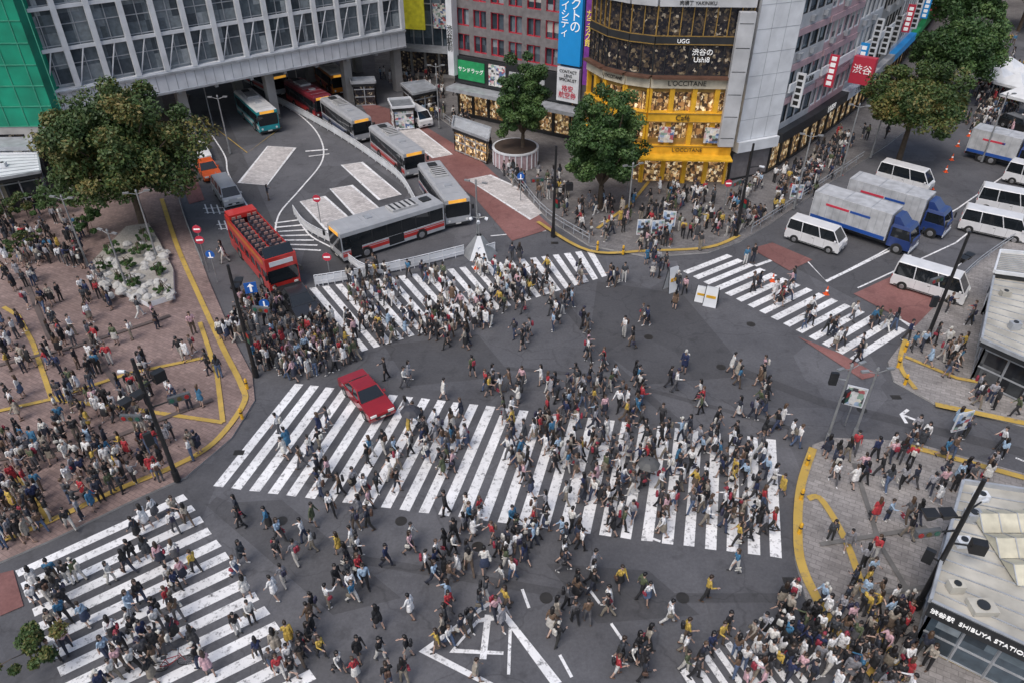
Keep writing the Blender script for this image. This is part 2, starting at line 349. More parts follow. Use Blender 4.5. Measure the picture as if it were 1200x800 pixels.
# ---------------------------------------------------------------- walls
class Wall:
    def __init__(s, A, B):
        s.A = Vector((A[0], A[1], 0)); d = Vector((B[0]-A[0], B[1]-A[1], 0)); s.L = d.length; s.d = d.normalized()
        s.n = Vector((s.d.y, -s.d.x, 0))
        s.M = Matrix(((s.d.x, s.n.x, 0, s.A.x), (s.d.y, s.n.y, 0, s.A.y), (0, 0, 1, 0), (0, 0, 0, 1)))
def facade(mb, W, s0, s1, z0, z1, nx, nzz, wm, gm, fx=.65, fz=.6, rec=.22, sill=None, mull=0, thick=.35):
    M = W.M; cw = (s1-s0)/nx; ch = (z1-z0)/nzz
    mb.box(s0, s1, -thick-.05, -rec, z0, z1, gm, M)
    for j in range(nzz+1):
        a = z0+j*ch-(1-fz)*ch/2 if j else z0; b = z0+j*ch+(1-fz)*ch/2 if j < nzz else z1
        mb.box(s0, s1, -rec-.02, 0, a, b, wm, M)
        if j < nzz:
            za = z0+j*ch+(1-fz)*ch/2; zb = za+fz*ch
            for i in range(nx+1):
                c0 = s0+i*cw-(1-fx)*cw/2 if i else s0; c1 = s0+i*cw+(1-fx)*cw/2 if i < nx else s1
                mb.box(c0, c1, -rec-.02, -.003, za, zb, wm, M)
                if i < nx and sill:
                    wa = s0+i*cw+(1-fx)*cw/2; wb = wa+fx*cw
                    mb.box(wa, wb, -rec+.01, -.06, za, za+.09, sill, M); mb.box(wa, wb, -rec+.01, -.06, zb-.09, zb, sill, M)
                    for q in range(mull+2):
                        x = wa+(wb-wa)*q/(mull+1); mb.box(max(wa, x-.05), min(wb, x+.05), -rec+.01, -.07, za+.09, zb-.09, sill, M)
                if i < nx and random.random() < .3:   # drawn blinds behind the pane line
                    wa = s0+i*cw+(1-fx)*cw/2; wb = wa+fx*cw
                    if j > 0: mb.box(wa+.05, wb-.05, -rec, -rec+.008, zb-(zb-za)*random.uniform(.2, .8), zb-.1, M_blind, M)
M_blind = mat('window_blind', (.42, .42, .40), .7)
def curtain(mb, W, s0, s1, z0, z1, nx, nzz, fm, gm, t=.1, out=.12, th=.12):
    M = W.M
    mb.box(s0, s1, -.3, 0, z0, z1, gm, M)
    for i in range(nx+1):
        x = s0+(s1-s0)*i/nx; mb.box(x-t/2, x+t/2, .002, out, z0, z1, fm, M)
    for j in range(nzz+1):
        z = z0+(z1-z0)*j/nzz; mb.box(s0, s1, .001, out*.7, z-th/2, z+th/2, fm, M)
def text(body, W, s, z, size, m, out=.1, parent=None, align='CENTER', vert=False, name='lettering'):
    cu = bpy.data.curves.new(name, 'FONT'); cu.body = '\n'.join(body) if vert else body; cu.size = size
    cu.align_x = align; cu.align_y = 'CENTER'; cu.extrude = .02; cu.space_line = .85 if vert else 1
    cu.materials.append(m)
    o = bpy.data.objects.new(name, cu); COL.objects.link(o)
    X = W.d; Z = W.n; Y = Vector((0, 0, 1))
    p = W.A+W.d*s+W.n*out+Vector((0, 0, z))
    o.matrix_world = Matrix(((X.x, Y.x, Z.x, p.x), (X.y, Y.y, Z.y, p.y), (X.z, Y.z, Z.z, p.z), (0, 0, 0, 1)))
    if parent: o.parent = parent
    return o
# ---- station bridge building
W1 = Wall((-44.5, 71.4), (-13.6, 96.4))
b = MB(); M = W1.M; L1 = W1.L
b.box(0, L1, -26, -.3, 6, 24, M_white, M)
b.box(-.2, L1+.2, -.3, .5, 5.6, 7.9, M_white, M)
b.box(-.2, L1+.2, .5, .75, 7.55, 7.75, M_steel, M); b.box(-.2, L1+.2, .5, .62, 5.7, 5.85, M_steel, M)
curtain(b, W1, 0, L1, 8.2, 24, 28, 9, M_steel, G_st, .07, .1, .08)
for i in range(15):
    x = L1*i/14; b.box(x-.25, x+.25, .13, .55, 7.9, 24, M_white, M)
for z in (11.4, 15.0, 18.6, 22.2): b.box(0, L1, .13, .38, z-.16, z+.16, M_white, M)
for i in range(14):
    x0 = L1*i/14+.3
    b.cyl(M @ Vector((x0, .3, 8.0)), M @ Vector((x0+1.2, .3, 11.3)), .07, .07, M_white, 6)
for i in range(40): b.box(L1*i/40, L1*i/40+.06, .502, .53, 5.9, 7.5, M_steel, M)
for i in (1, 4.5, 8, 11.5, 14):
    x = L1*i/14-.3
    for y in (-1.5, -12, -23): b.box(x-.5, x+.5, y-.5, y+.5, 0, 5.99, M_conc, M)
for i in range(10): b.box(L1*i/10, L1*i/10+.35, -25, 0, 5.2, 5.98, M_steel, M)
b.obj('station_building')
b = MB(); Wg = Wall((-95, 68), (-43.6, 70)); M_sp = mat('scaffold_pipe', (.05, .30, .20), .5)
b.box(0, Wg.L, -12, 0, 5.0, 26, M_green, Wg.M)
for i in range(30): b.box(i*1.8, i*1.8+.07, .0, .06, 5, 26, M_sp, Wg.M)
for j in range(11): b.box(0, Wg.L, .001, .07, 5+j*1.9, 5.08+j*1.9, M_sp, Wg.M)
facade(b, Wg, 0, Wg.L, 0, 5, 16, 1, M_conc, SHOPD, .8, .7)
b.box(0, Wg.L, 0.0, 2.6, 3.6, 4.0, M_steel, Wg.M)
b.obj('scaffolded_building')
Wa = Wall((-15.5, 104), (-4.0, 101))
b = MB(); b.box(0, Wa.L, -20, -.3, 0, 30, M_conc, Wa.M)
curtain(b, Wa, 0, Wa.L, 4.2, 30, 9, 10, M_steel, G_blue, .12, .2)
facade(b, Wa, 0, Wa.L, 0, 4.1, 6, 1, M_conc, SHOPD, .85, .75)
b.box(1.5, 4.4, .25, .45, 6.2, 10, mat('yellow_screen', (.75, .68, .05), .5, emis=.15), Wa.M)
b.box(5.6, 8, .25, .45, 6.5, 9.5, POSTER, Wa.M); b.box(0, Wa.L, 0, 2, 3.8, 4.2, M_steel, Wa.M)
b.obj('glass_building')
b = MB(); Wz = Wall((-60, 130), (0, 125)); b.box(0, Wz.L, -20, -.4, 0, 35, M_conc, Wz.M); facade(b, Wz, 0, Wz.L, 0, 35, 26, 10, M_conc, G_dark); b.obj('office_building')
# ---- brown-grey building
Wb = Wall((-6.4, 87.5), (9.2, 77.6))
b = MB(); M = Wb.M; L = Wb.L
b.box(0, L, -18, -.45, 0, 32, M_tile, M)
facade(b, Wb, 0, L-4.8, 7.2, 31.2, 6, 9, M_tile, G_blue, .74, .68, .3, M_red, 1)
facade(b, Wb, 0, L-3.4, 0, 4.0, 7, 1, M_dark, SHOP, .86, .75)
b.box(0, L-3.4, -.1, .35, 4.1, 7.1, M_dark, M); b.box(.6, 4.2, .36, .5, 4.6, 6.7, M_greens, M); b.box(4.8, 7.0, .36, .5, 4.5, 6.8, POSTER, M)
b.box(7.5, 12, .36, .5, 4.6, 6.4, M_lgrey, M)
b.box(0, L, 0, 2.2, 3.55, 3.95, M_steel, M)
b.box(L-4.9, L-2.3, .1, .6, 8.2, 30, M_blue, M); b.box(L-1.9, L-1.0, .1, .6, 6.5, 30, M_pur, M); b.box(L-.9, L-.1, .1, .5, 4.5, 30, M_dark, M)
b.box(L-4.9, L-2.3, .1, .6, 4.4, 7.9, M_white, M)
b.box(-.3, .5, .1, 1.1, 5, 30, M_white, M)
bb = b.obj('tiled_building')
text('コンタクトの', Wb, L-3.0, 14.6, 1.25, M_txtw, .63, bb, vert=True)
text('アイシティ', Wb, L-4.2, 13, 1.0, M_txtw, .63, bb, vert=True)
text('CONTACT\nLENS\nSPECIALIST', Wb, L-3.6, 7.1, .42, M_txtk, .63, bb)
text('格安\n航空券', Wb, L-3.6, 5.4, .7, M_redsign, .63, bb)
text('サンドラッグ', Wb, 2.4, 5.7, .58, M_txtw, .53, bb)
text('渋谷駅前', Wb, .1, 9, .8, M_txtk, 1.13, bb, vert=True)
text('カラオケ館', Wb, L-1.45, 12, .8, M_txty, .63, bb, vert=True)
# ---- corner building with yellow storeys
fp = [P(684, 188), P(702, 202), P(724, 210), P(750, 215), P(848, 217)]
walls = [Wall(fp[i], fp[i+1]) for i in range(4)]
b = MB()
pts = [(p.x, p.y) for p in fp]; back = [(fp[-1].x+4, fp[-1].y+16), (fp[0].x+2, fp[0].y+14)]
inn = [(x+.0, y+.6) for x, y in pts]
b.prism(inn+back, 0, 32, M_dark)
M_ivory = mat('ivory_cladding', (.60, .54, .42), .6); M_brn = mat('brown_band', (.12, .06, .04), .5); M_gold = mat('gold_trim', (.45, .28, .08), .35, .4)
for k, W in enumerate(walls):
    n = max(1, round(W.L/2.1))
    b.box(0, W.L, -.55, -.4, 0, 3.0, SHOP, W.M)
    for i in range(n+1):
        x = W.L*i/n; b.box(max(0, x-.2), min(W.L, x+.2), -.39, .1, 0, 3.0, M_yel, W.M)
    b.box(0, W.L, -.5, .35, 3.0, 4.0, M_yel, W.M)
    b.box(0, W.L, -.55, -.4, 4.0, 6.2, SHOP, W.M); b.box(0, W.L, -.5, .35, 6.2, 7.1, M_yel, W.M)
    for zz in (3.03, 3.9, 6.23, 7.0): b.box(0, W.L, .35, .42, zz, zz+.07, M_gold, W.M)
    for i in range(n+1):
        x = W.L*i/n; b.box(max(0, x-.22), min(W.L, x+.22), -.39, .2, 4.0, 6.2, M_yel, W.M); b.box(max(0, x-.22), min(W.L, x+.22), -.39, .2, 7.1, 9.3, M_yel, W.M)
        if i < n:
            for q in (1/3, 2/3): xm = x+W.L/n*q; b.box(xm-.03, xm+.03, -.39, -.3, 4.0, 6.2, M_brn, W.M); b.box(xm-.03, xm+.03, -.39, -.3, 7.1, 9.3, M_brn, W.M)
            b.box(x+.22, x+W.L/n-.22, -.39, .0, 4.0, 4.5, M_gold, W.M); b.box(x+.22, x+W.L/n-.22, -.39, .0, 8.9, 9.3, M_gold, W.M)
    b.box(0, W.L, -.55, -.4, 7.1, 9.3, SHOP, W.M)
    b.box(0, W.L, -.5, .3, 9.3, 10.2, M_ivory, W.M)
    b.box(0, W.L, -.5, .75, 10.2, 10.4, M_brn, W.M)
    curtain(b, W, 0, W.L, 10.4, 13.0, n*2, 1, M_dark, SHOPD, .08, .1)
    b.box(0, W.L, -.3, .2, 13.0, 13.7, M_dark, W.M); b.box(0, W.L, .2, .24, 13.05, 13.12, M_gold, W.M)
    curtain(b, W, 0, W.L, 13.7, 16.2, n*2, 1, M_gold, SHOPD, .08, .1)
    b.box(0, W.L, -.3, .5, 16.2, 16.9, M_lgrey, W.M)
    curtain(b, W, 0, W.L, 16.9, 31, n*2, 6, M_steel, G_blue, .08, .15)
Wc = walls[3]
for s in (1.2, 5.4): b.box(s, s+1.4, .36, .5, 4.35, 5.8, POSTER, Wc.M)
b.box(Wc.L-1.4, Wc.L, .36, 1.0, 4.2, 15.9, M_lgrey, Wc.M)
for z in (5, 7, 9, 11, 13, 15): b.box(Wc.L-1.3, Wc.L-.1, 1.0, 1.02, z, z+.05, M_dark, Wc.M)
b.box(-1.0, Wc.L, .2, 1.8, 3.05, 3.2, M_yel, Wc.M)
bb = b.obj('corner_shop_building')
text("L'OCCITANE", Wc, 3.2, 9.75, .6, M_txtk, .35, bb); text('Café', Wc, 3.2, 6.65, .7, M_txtk, .44, bb); text("L'OCCITANE", Wc, 4.0, 3.6, .5, M_txtk, .44, bb)
text('UGG', Wc, 2.4, 13.35, .5, M_txtw, .26, bb); text('渋谷の\nUshi8', Wc, 4.2, 12.1, .62, M_txtw, .2, bb); text("L'OCCITANE", walls[1], 1.0, 9.75, .4, M_txtk, .4, bb)
text('肉横丁 YAKINIKU', Wc, 3.2, 16.5, .4, M_txtk, .53, bb)
# ---- white side wall + street row
Ww = Wall(P(852, 214), P(898, 205))
b = MB(); M = Ww.M
b.box(0, Ww.L, -14, -.05, 0, 40, M_tile, M)
b.box(.0, Ww.L, 0, .3, 4.2, 40, M_white, M)
for j in range(18): b.box(0, Ww.L, .3, .315, 4.2+j*2, 4.24+j*2, M_steel, M)
for i in range(4): b.box(Ww.L*i/3-.02, Ww.L*i/3+.02, .3, .312, 4.2, 40, M_steel, M)
facade(b, Ww, 0, Ww.L, 0, 3.2, 2, 1, M_dark, SHOP, .85, .8); b.box(0, Ww.L, -.2, .7, 3.2, 4.2, M_white, M)
b.obj('white_wall_building')
row = [(898, 205), (935, 181), (975, 152), (1003, 130), (1030, 104), (1056, 76), (1078, 48), (1100, 16)]
specs = [('office_building', M_lgrey, G_blue, M_dark), ('office_building', M_pink, G_blue, M_white), ('shop_building', M_lgrey, G_blue, M_white), ('shop_building', M_conc, G_dark, M_dark), ('shop_building', M_white, G_blue, M_steel), ('shop_building', M_pink, G_dark, M_dark), ('shop_building', M_conc, G_dark, M_dark)]
for i, (nm, wm, gm, fm) in enumerate(specs):
    W = Wall(P(*row[i]), P(*row[i+1])); b = MB(); M = W.M; L = W.L; top = 34-i*1.5
    b.box(0, L-.02, -16, -.4, 0, top, wm, M)
    facade(b, W, 0, L, 4.4, top, max(2, int(L/1.5)), int((top-4)/3.1), wm, gm, .86, .62, .2, fm, 0)
    facade(b, W, 0, L, 0, 3.4, max(2, int(L/2)), 1, M_dark, SHOP, .88, .8)
    b.box(0, L, 0, .8, 3.4, 4.4, [M_dark, M_dark, M_white, M_lgrey, M_blue, M_greens, M_redsign][i], M)
    for k in range(2 if i > 1 else 1):
        s = L*(k+.5)/2.3; z = 5.5+random.random()*2
        hh = 2.6+random.random()*2.5
        b.box(s, s+.16, .25, 1.15, z, z+hh, [M_white, M_lgrey, M_redsign, M_white, M_blue, M_white][(i*2+k) % 6], M)
        for t in range(int(hh/.6)): b.box(s-.012, s, .45, .95, z+.2+t*.6, z+.6+t*.6, M_txtk if (i*2+k) % 6 in (0, 1, 3, 5) else M_txtw, M)
    b.box(.3, L-.3, .22, .4, 8.1, 8.9, POSTER if i > 3 else M_white, M)
    if i in (0, 1):
        for k in range(6): b.box(.2, L-.2, .05, .16, 6.9+3.1*k, 7.5+3.1*k, M_pink, M)
    for k in range(4): b.box(L*(.15+.2*k), L*(.15+.2*k)+.7, .02, .4, 11+k % 2*3.1, 11.5+k % 2*3.1, M_steel, M)
    bb = b.obj(nm)
    if i == 1: text('LUSH', W, L*.5, 3.9, .9, M_txtw, .83, bb)
    if i == 0: text('SHIBUYA 渋谷', W, L*.5, 8.5, .6, M_txtk, .43, bb)
    if i == 2: text('三千里薬品', W, L*.5, 3.9, .7, M_txtk, .83, bb)
b = MB(); W = Wall(P(975, 152), P(1003, 130)); b.box(-.5, .3, .5, 2.8, 5.5, 8.3, M_redsign, W.M); bb = b.obj('sign_tower')
Ws = Wall(W.A+W.d*-.52+W.n*.5, W.A+W.d*-.52+W.n*2.8); text('渋谷', Wall(Ws.A, Ws.A+W.n*2), 1.15, 7, 1.0, M_txtw, .03, bb)
for (x0, y0, x1, y1, h, wm) in [(72, 168, 130, 150, 30, M_conc), (100, 120, 130, 175, 26, M_tile), (20, 150, 60, 190, 40, M_steel), (0, 112, 34, 108, 36, M_tile)]:
    W = Wall((x0, y0), (x1, y1)); b = MB(); b.box(0, W.L, -15, -.4, 0, h, wm, W.M); facade(b, W, 0, W.L, 0, h, int(W.L/2.5), int(h/3.2), wm, G_dark, .7, .55)
    for k in range(6): b.box(k*W.L/6, k*W.L/6+2.5, .1, .6, 3+random.random()*3, 8+random.random()*5, POSTER, W.M)
    b.obj('background_building')
# ---------------------------------------------------------------- kiosks / entrances
def booth(name, roof, h, base, roofm, wallm, gm, extra=None):
    b = MB(); pts = [P(a, q, h) for a, q in roof]
    b.prism([(p.x, p.y) for p in pts], h-.35, h, roofm, M_dark)
    c = sum(pts, Vector())/len(pts); ins = [c+(p-c)*.9 for p in pts]
    b.prism([(p.x, p.y) for p in ins], base, h-.36, gm, gm)
    for i in range(len(ins)):
        a = ins[i]; d = ins[(i+1) % len(ins)]; n = max(2, int((d-a).length/1.3))
        for k in range(n+1):
            q = a.lerp(d, k/n); b.box(q.x-.05, q.x+.05, q.y-.05, q.y+.05, base, h-.36, wallm)
        W = Wall(a, d); 
        for z in (base+.1, base+1.1, h-.7): b.box(0, W.L, -.04, .06, z-.05, z+.05, wallm, W.M)
    for i in range(len(pts)):
        a = pts[i]; d = pts[(i+1) % len(pts)]; W = Wall(a, d); b.box(0, W.L, -.1, .03, h, h+.25, wallm, W.M)
    A, B, D, E = pts[0], pts[1], pts[3], pts[2]
    for k in range(1, 12):
        p = A.lerp(D, k/12); q = B.lerp(E, k/12); b.cyl((p.x, p.y, h+.03), (q.x, q.y, h+.03), .035, .035, M_steel, 4)
    for fx, fy, sz, hh in extra or []:
        p = A.lerp(B, fx).lerp(D.lerp(E, fx), fy); b.box(p.x-sz, p.x+sz, p.y-sz*.7, p.y+sz*.7, h+.02, h+hh, random.choice([M_steel, M_white, M_beige])); b.cyl((p.x, p.y, h+hh), (p.x, p.y, h+hh+.05), sz*.5, sz*.5, M_dark, 12)
    return b.obj(name)
booth('subway_entrance', [(1128, 566), (1290, 590), (1290, 800), (1090, 706)], 3.4, KH, M_beige, M_steel, G_blue, [(.15, .12, .3, .4), (.12, .3, .35, .5), (.1, .52, .3, .4), (.12, .85, .3, .45), (.3, .9, .5, .3)])
b = MB(); W = Wall(P(1090, 706, 3.4), P(1290, 800, 3.4)); b.box(0, W.L, .04, .16, 2.8, 3.6, M_dark, W.M); bb = b.obj('subway_entrance_sign'); text('渋谷駅  SHIBUYA STATION', W, 1.9, 3.2, .3, M_txtw, .18, bb)
b = MB(); c0 = P(1195, 640, 3.4); M_can = mat('canvas_canopy', (.56, .53, .42), .6)
for i in range(3):
    y0 = c0.y-2.1+i*1.4; x0 = c0.x-1.3; x1 = c0.x+3; zc = 3.5
    b.add([(x0, y0, zc), (x1, y0, zc), (x1, y0+.68, zc+.5), (x0, y0+.68, zc+.5), (x0, y0+1.36, zc), (x1, y0+1.36, zc)], [(0, 1, 2, 3), (3, 2, 5, 4), (0, 3, 4), (1, 5, 2)], M_can)
    for k in range(6): x = x0+k*.85; b.cyl((x, y0, zc+.03), (x, y0+.68, zc+.53), .03, .03, M_steel, 4); b.cyl((x, y0+.68, zc+.53), (x, y0+1.36, zc+.03), .03, .03, M_steel, 4)
b.obj('roof_canopy')
booth('subway_entrance', [(1165, 322), (1330, 345), (1330, 480), (1150, 400)], 3.2, KH, M_beige, M_steel, G_dark, [(.1, .3, .3, .4), (.2, .7, .3, .5)])
booth('entrance_canopy', [(1172, 296), (1300, 308), (1300, 338), (1165, 320)], 3.6, KH, M_beige, M_white, G_blue)
booth('station_entrance', [(-60, 160), (42, 168), (48, 203), (-60, 222)], 3.4, KH, M_white, M_steel, G_dark, [(.8, .3, .4, .5), (.6, .7, .3, .4)])
booth('bus_shelter', [(470, 100), (498, 96), (512, 106), (484, 112)], 2.7, KH, M_steel, M_steel, SHOPD)
booth('bus_shelter', [(410, 93), (438, 92), (440, 98), (412, 99)], 2.7, 0, M_white, M_steel, SHOPD)
booth('kiosk', [(455, 118), (480, 116), (486, 126), (460, 128)], 2.6, KH, M_dark, M_white, POSTER)
booth('kiosk', [(532, 138), (575, 152), (572, 166), (530, 150)], 2.6, KH, M_white, M_steel, SHOP)
def tent(q, s=2.2):
    b = MB(); p = P(*q); b.frus((-s, s, -s, s, 2.4), (-.1, .1, -.1, .1, 3.6), M_white)
    b.box(-s, s, -s, s, 2.1, 2.39, M_white)
    for x in (-s+.1, s-.1):
        for y in (-s+.1, s-.1): b.cyl((x, y, 0), (x, y, 2.1), .04, .04, M_steel, 6)
    b.obj('event_tent', origin=p, angle=.6)
for q in [(1160, 112), (1182, 120), (1172, 100), (1196, 108), (1190, 135)]: tent(q, 1.8)
# ---------------------------------------------------------------- trees
def leafmat(name, a, b_, c_):
    m = bpy.data.materials.new(name); m.use_nodes = True; nt = m.node_tree; L = nt.links
    b = nt.nodes['Principled BSDF']; b.inputs['Roughness'].default_value = .6
    at = nd(nt, 'ShaderNodeAttribute'); at.attribute_name = 'lv'
    rp = ramp(nt, [(0, a), (.55, b_), (1, c_)]); L.new(at.outputs['Fac'], rp.inputs[0]); L.new(rp.outputs[0], b.inputs['Base Color'])
    return m
LEAF = leafmat('leaves_green', (.015, .042, .010), (.038, .088, .020), (.10, .165, .045))
LEAF2 = leafmat('leaves_turning', (.020, .045, .010), (.052, .095, .022), (.19, .14, .04))
BARK = mat('bark', (.10, .075, .055), .9, scale=4, bump=.5)
def tree(name, base, cz, r, rz, n=14000, leaf=LEAF, clumps=60, lsz=.2, trunk=.28, box=0):
    b = MB(); base = Vector(base)
    cen = Vector((base.x, base.y, cz)); fork = Vector((base.x, base.y, max(1.6, cz-rz*.75)))
    b.cyl((base.x, base.y, base.z), fork, trunk, trunk*.72, BARK, 10)
    cl = []
    for i in range(clumps):
        while True:
            d = Vector((random.gauss(0, 1), random.gauss(0, 1), random.gauss(0, 1))).normalized()
            if d.z > -.75: break
        k = random.uniform(.35, .95)*random.uniform(.84, 1.12)
        p = cen+Vector((d.x*r*k, d.y*r*k, d.z*rz*k)); cl.append((p, random.uniform(.11, .24)*r))
    for p, _ in cl[::4]:
        mid = fork.lerp(p, .5)+Vector((random.uniform(-.3, .3), random.uniform(-.3, .3), .4))
        b.cyl(fork, mid, trunk*.42, trunk*.25, BARK, 6); b.cyl(mid, p, trunk*.25, .03, BARK, 5)
    tr = b.obj(name)
    ncl = rng.integers(0, len(cl), n)
    cp = np.array([tuple(c[0]) for c in cl]); cr = np.array([c[1] for c in cl]); cv = rng.uniform(0, 1, len(cl))
    d = rng.normal(0, 1, (n, 3)); d /= np.linalg.norm(d, axis=1)[:, None]
    pos = cp[ncl]+d*(cr[ncl]*rng.uniform(.35, 1.12, n)**.7)[:, None]*np.array([1, 1, .75])
    nrm = d*.6+rng.normal(0, .6, (n, 3))+np.array([0, 0, .4]); nrm /= np.linalg.norm(nrm, axis=1)[:, None]
    a = np.cross(nrm, rng.normal(0, 1, (n, 3))); a /= np.linalg.norm(a, axis=1)[:, None]; c2 = np.cross(nrm, a)
    s = (lsz*rng.uniform(.6, 1.4, n))[:, None]
    V = np.stack([pos-a*s, pos-c2*s*.55, pos+a*s, pos+c2*s*.55], 1).reshape(-1, 3)
    me = bpy.data.meshes.new('foliage'); me.vertices.add(4*n); me.vertices.foreach_set('co', V.ravel())
    me.loops.add(4*n); me.loops.foreach_set('vertex_index', np.arange(4*n)); me.polygons.add(n)
    me.polygons.foreach_set('loop_start', np.arange(0, 4*n, 4)); me.polygons.foreach_set('loop_total', np.full(n, 4))
    me.update(calc_edges=True); me.materials.append(leaf)
    at = me.attributes.new('lv', 'FLOAT', 'FACE'); at.data.foreach_set('value', np.clip(cv[ncl]*.62+rng.uniform(0, .42, n), 0, 1))
    fo = bpy.data.objects.new('foliage', me); COL.objects.link(fo); fo.parent = tr
    return tr
tree('zelkova_tree', (-32.2, 58.6, KH), 7.3, 6.7, 5.0, 78000, LEAF2, 230, .145, .4)
tree('plane_tree', (1.1, 72.6, KH), 6.6, 3.0, 4.4, 44000, LEAF, 140, .125, .25)
tree('plane_tree', (8.0, 62.2, KH), 6.2, 3.5, 5.1, 58000, LEAF, 170, .125, .28)
tree('street_tree', (40.2, 73.6, KH), 6.4, 5.2, 3.4, 46000, LEAF2, 140, .15, .3)
tree('street_tree', (54.0, 93.5, KH), 6.6, 5.6, 3.6, 40000, LEAF, 140, .17, .3)
p = P(1115, 62); tree('street_tree', (p.x, p.y, 0), 7, 5.5, 4, 20000, LEAF, 90, .22, .3)
p = P(1165, 45); tree('street_tree', (p.x+6, p.y+4, 0), 8, 5.5, 4, 20000, LEAF, 90, .22, .3)
def shrub(q, r, h, n=1400, leaf=LEAF):
    p = P(*q, .4); tree('shrub', (p.x, p.y, .4), .5+h*.5, r, h*.5, n, leaf, 14, .08, .05)
b = MB(); p = P(604, 192); M_plant = mat('pink_granite', (.42, .30, .32), .6, scale=3)
b.cyl((p.x, p.y, KH), (p.x, p.y, 1.7), 2.3, 2.3, M_plant, 40); b.cyl((p.x, p.y, 1.7), (p.x, p.y, 1.85), 2.4, 2.4, M_white, 40); b.cyl((p.x, p.y, 1.85), (p.x, p.y, 1.9), 2.15, 2.15, mat('soil', (.06, .04, .03), .9), 40)
for k in range(24):
    t = k*math.pi/12; b.box(p.x+2.3*math.cos(t)-.06, p.x+2.3*math.cos(t)+.06, p.y+2.3*math.sin(t)-.06, p.y+2.3*math.sin(t)+.06, KH, 1.7, M_white)
b.obj('round_planter')
b = MB(); pl = pxs([(106, 318), (140, 345), (175, 362), (206, 352), (205, 322), (190, 292), (176, 268), (150, 272)])
M_rock = mat('garden_rock', (.46, .45, .43), .8, scale=3, bump=.5); SOIL = mat('soil', (0, 0, 0))
b.prism(pl, KH, .55, mat('gravel', (.33, .31, .28), .9, scale=8), M_white); b.obj('plaza_planter')
pl2 = [(p.x, p.y) for p in pl]
b = MB()
for i in range(80):
    q = P(random.uniform(118, 200), random.uniform(285, 350), .6)
    s = random.uniform(.15, .5); vs = []
    for a in range(7):
        for e in (0, 1, 2):
            t = a*2*math.pi/7; rr = s*(1, .9, .4)[e]*random.uniform(.75, 1.15); vs.append((q.x+rr*math.cos(t), q.y+rr*math.sin(t), .45+s*(0, .5, .9)[e]))
    fs = [(a*3+e, ((a+1) % 7)*3+e, ((a+1) % 7)*3+e+1, a*3+e+1) for a in range(7) for e in (0, 1)]+[tuple(a*3+2 for a in range(7))]
    b.add(vs, fs, M_rock)
b.obj('garden_rocks')
for q, r, h in [((135, 300), .9, 1.2), ((150, 318), .8, 1), ((165, 300), 1, 1.3), ((185, 325), .8, .9), ((158, 338), .7, .8), ((172, 285), .8, 1.3), ((125, 318), .6, .9), ((192, 345), .6, .8), ((142, 332), .6, .8)]: shrub(q, r, h)
for q, r, h in [((12, 262), 2.2, 3), ((60, 252), 1.8, 2.6), ((20, 300), 1.2, 1.5), ((40, 292), 1.2, 1.8), ((105, 275), 1.5, 2.5), ((45, 782), 1.6, 2.2)]: shrub(q, r, h, 5000, LEAF2 if q[0] < 50 else LEAF)
# ---------------------------------------------------------------- vehicles
M_glassv = mat('vehicle_glass', (.012, .015, .018), .06, var=.1, coat=.5)
M_tyre = M_black; M_hub = mat('wheel_hub', (.35, .35, .36), .4, .6); M_lamp = mat('headlamp', (.75, .75, .72), .2, var=0); M_tail = mat('tail_lamp', (.45, .02, .02), .3, var=0)
M_plate = mat('number_plate', (.7, .7, .68), .5); M_amber = mat('destination_display', (.8, .38, .05), .4, emis=.6)
def paint(name, c, r=.28): return mat('paint_'+name, c, r, var=.12, coat=.4, scale=1)
EXC = []
def wheels(b, xs, W, r=.33, w=.22):
    for x in xs:
        for s in (-1, 1):
            y0 = s*(W/2-w); y1 = s*(W/2+.015)
            b.cyl((x, s*(W/2-.02), r+.03), (x, s*(W/2+.006), r+.03), r*1.17, r*1.17, M_dark, 20)
            b.cyl((x, y0, r), (x, y1, r), r, r, M_tyre, 20); b.cyl((x, y1, r), (x, y1+s*.012, r), r*.6, r*.55, M_hub, 12)
def place(b, name, f, r, L, W, bevel=.06):
    A = P(*f); B = P(*r); c = (A+B)/2; d = (A-B).normalized(); ang = math.atan2(d.y, d.x)
    EXC.append((c.x, c.y, d.x, d.y, L/2+.25, W/2+.25))
    return b.obj(name, bevel=bevel, origin=(c.x, c.y, 0), angle=ang)
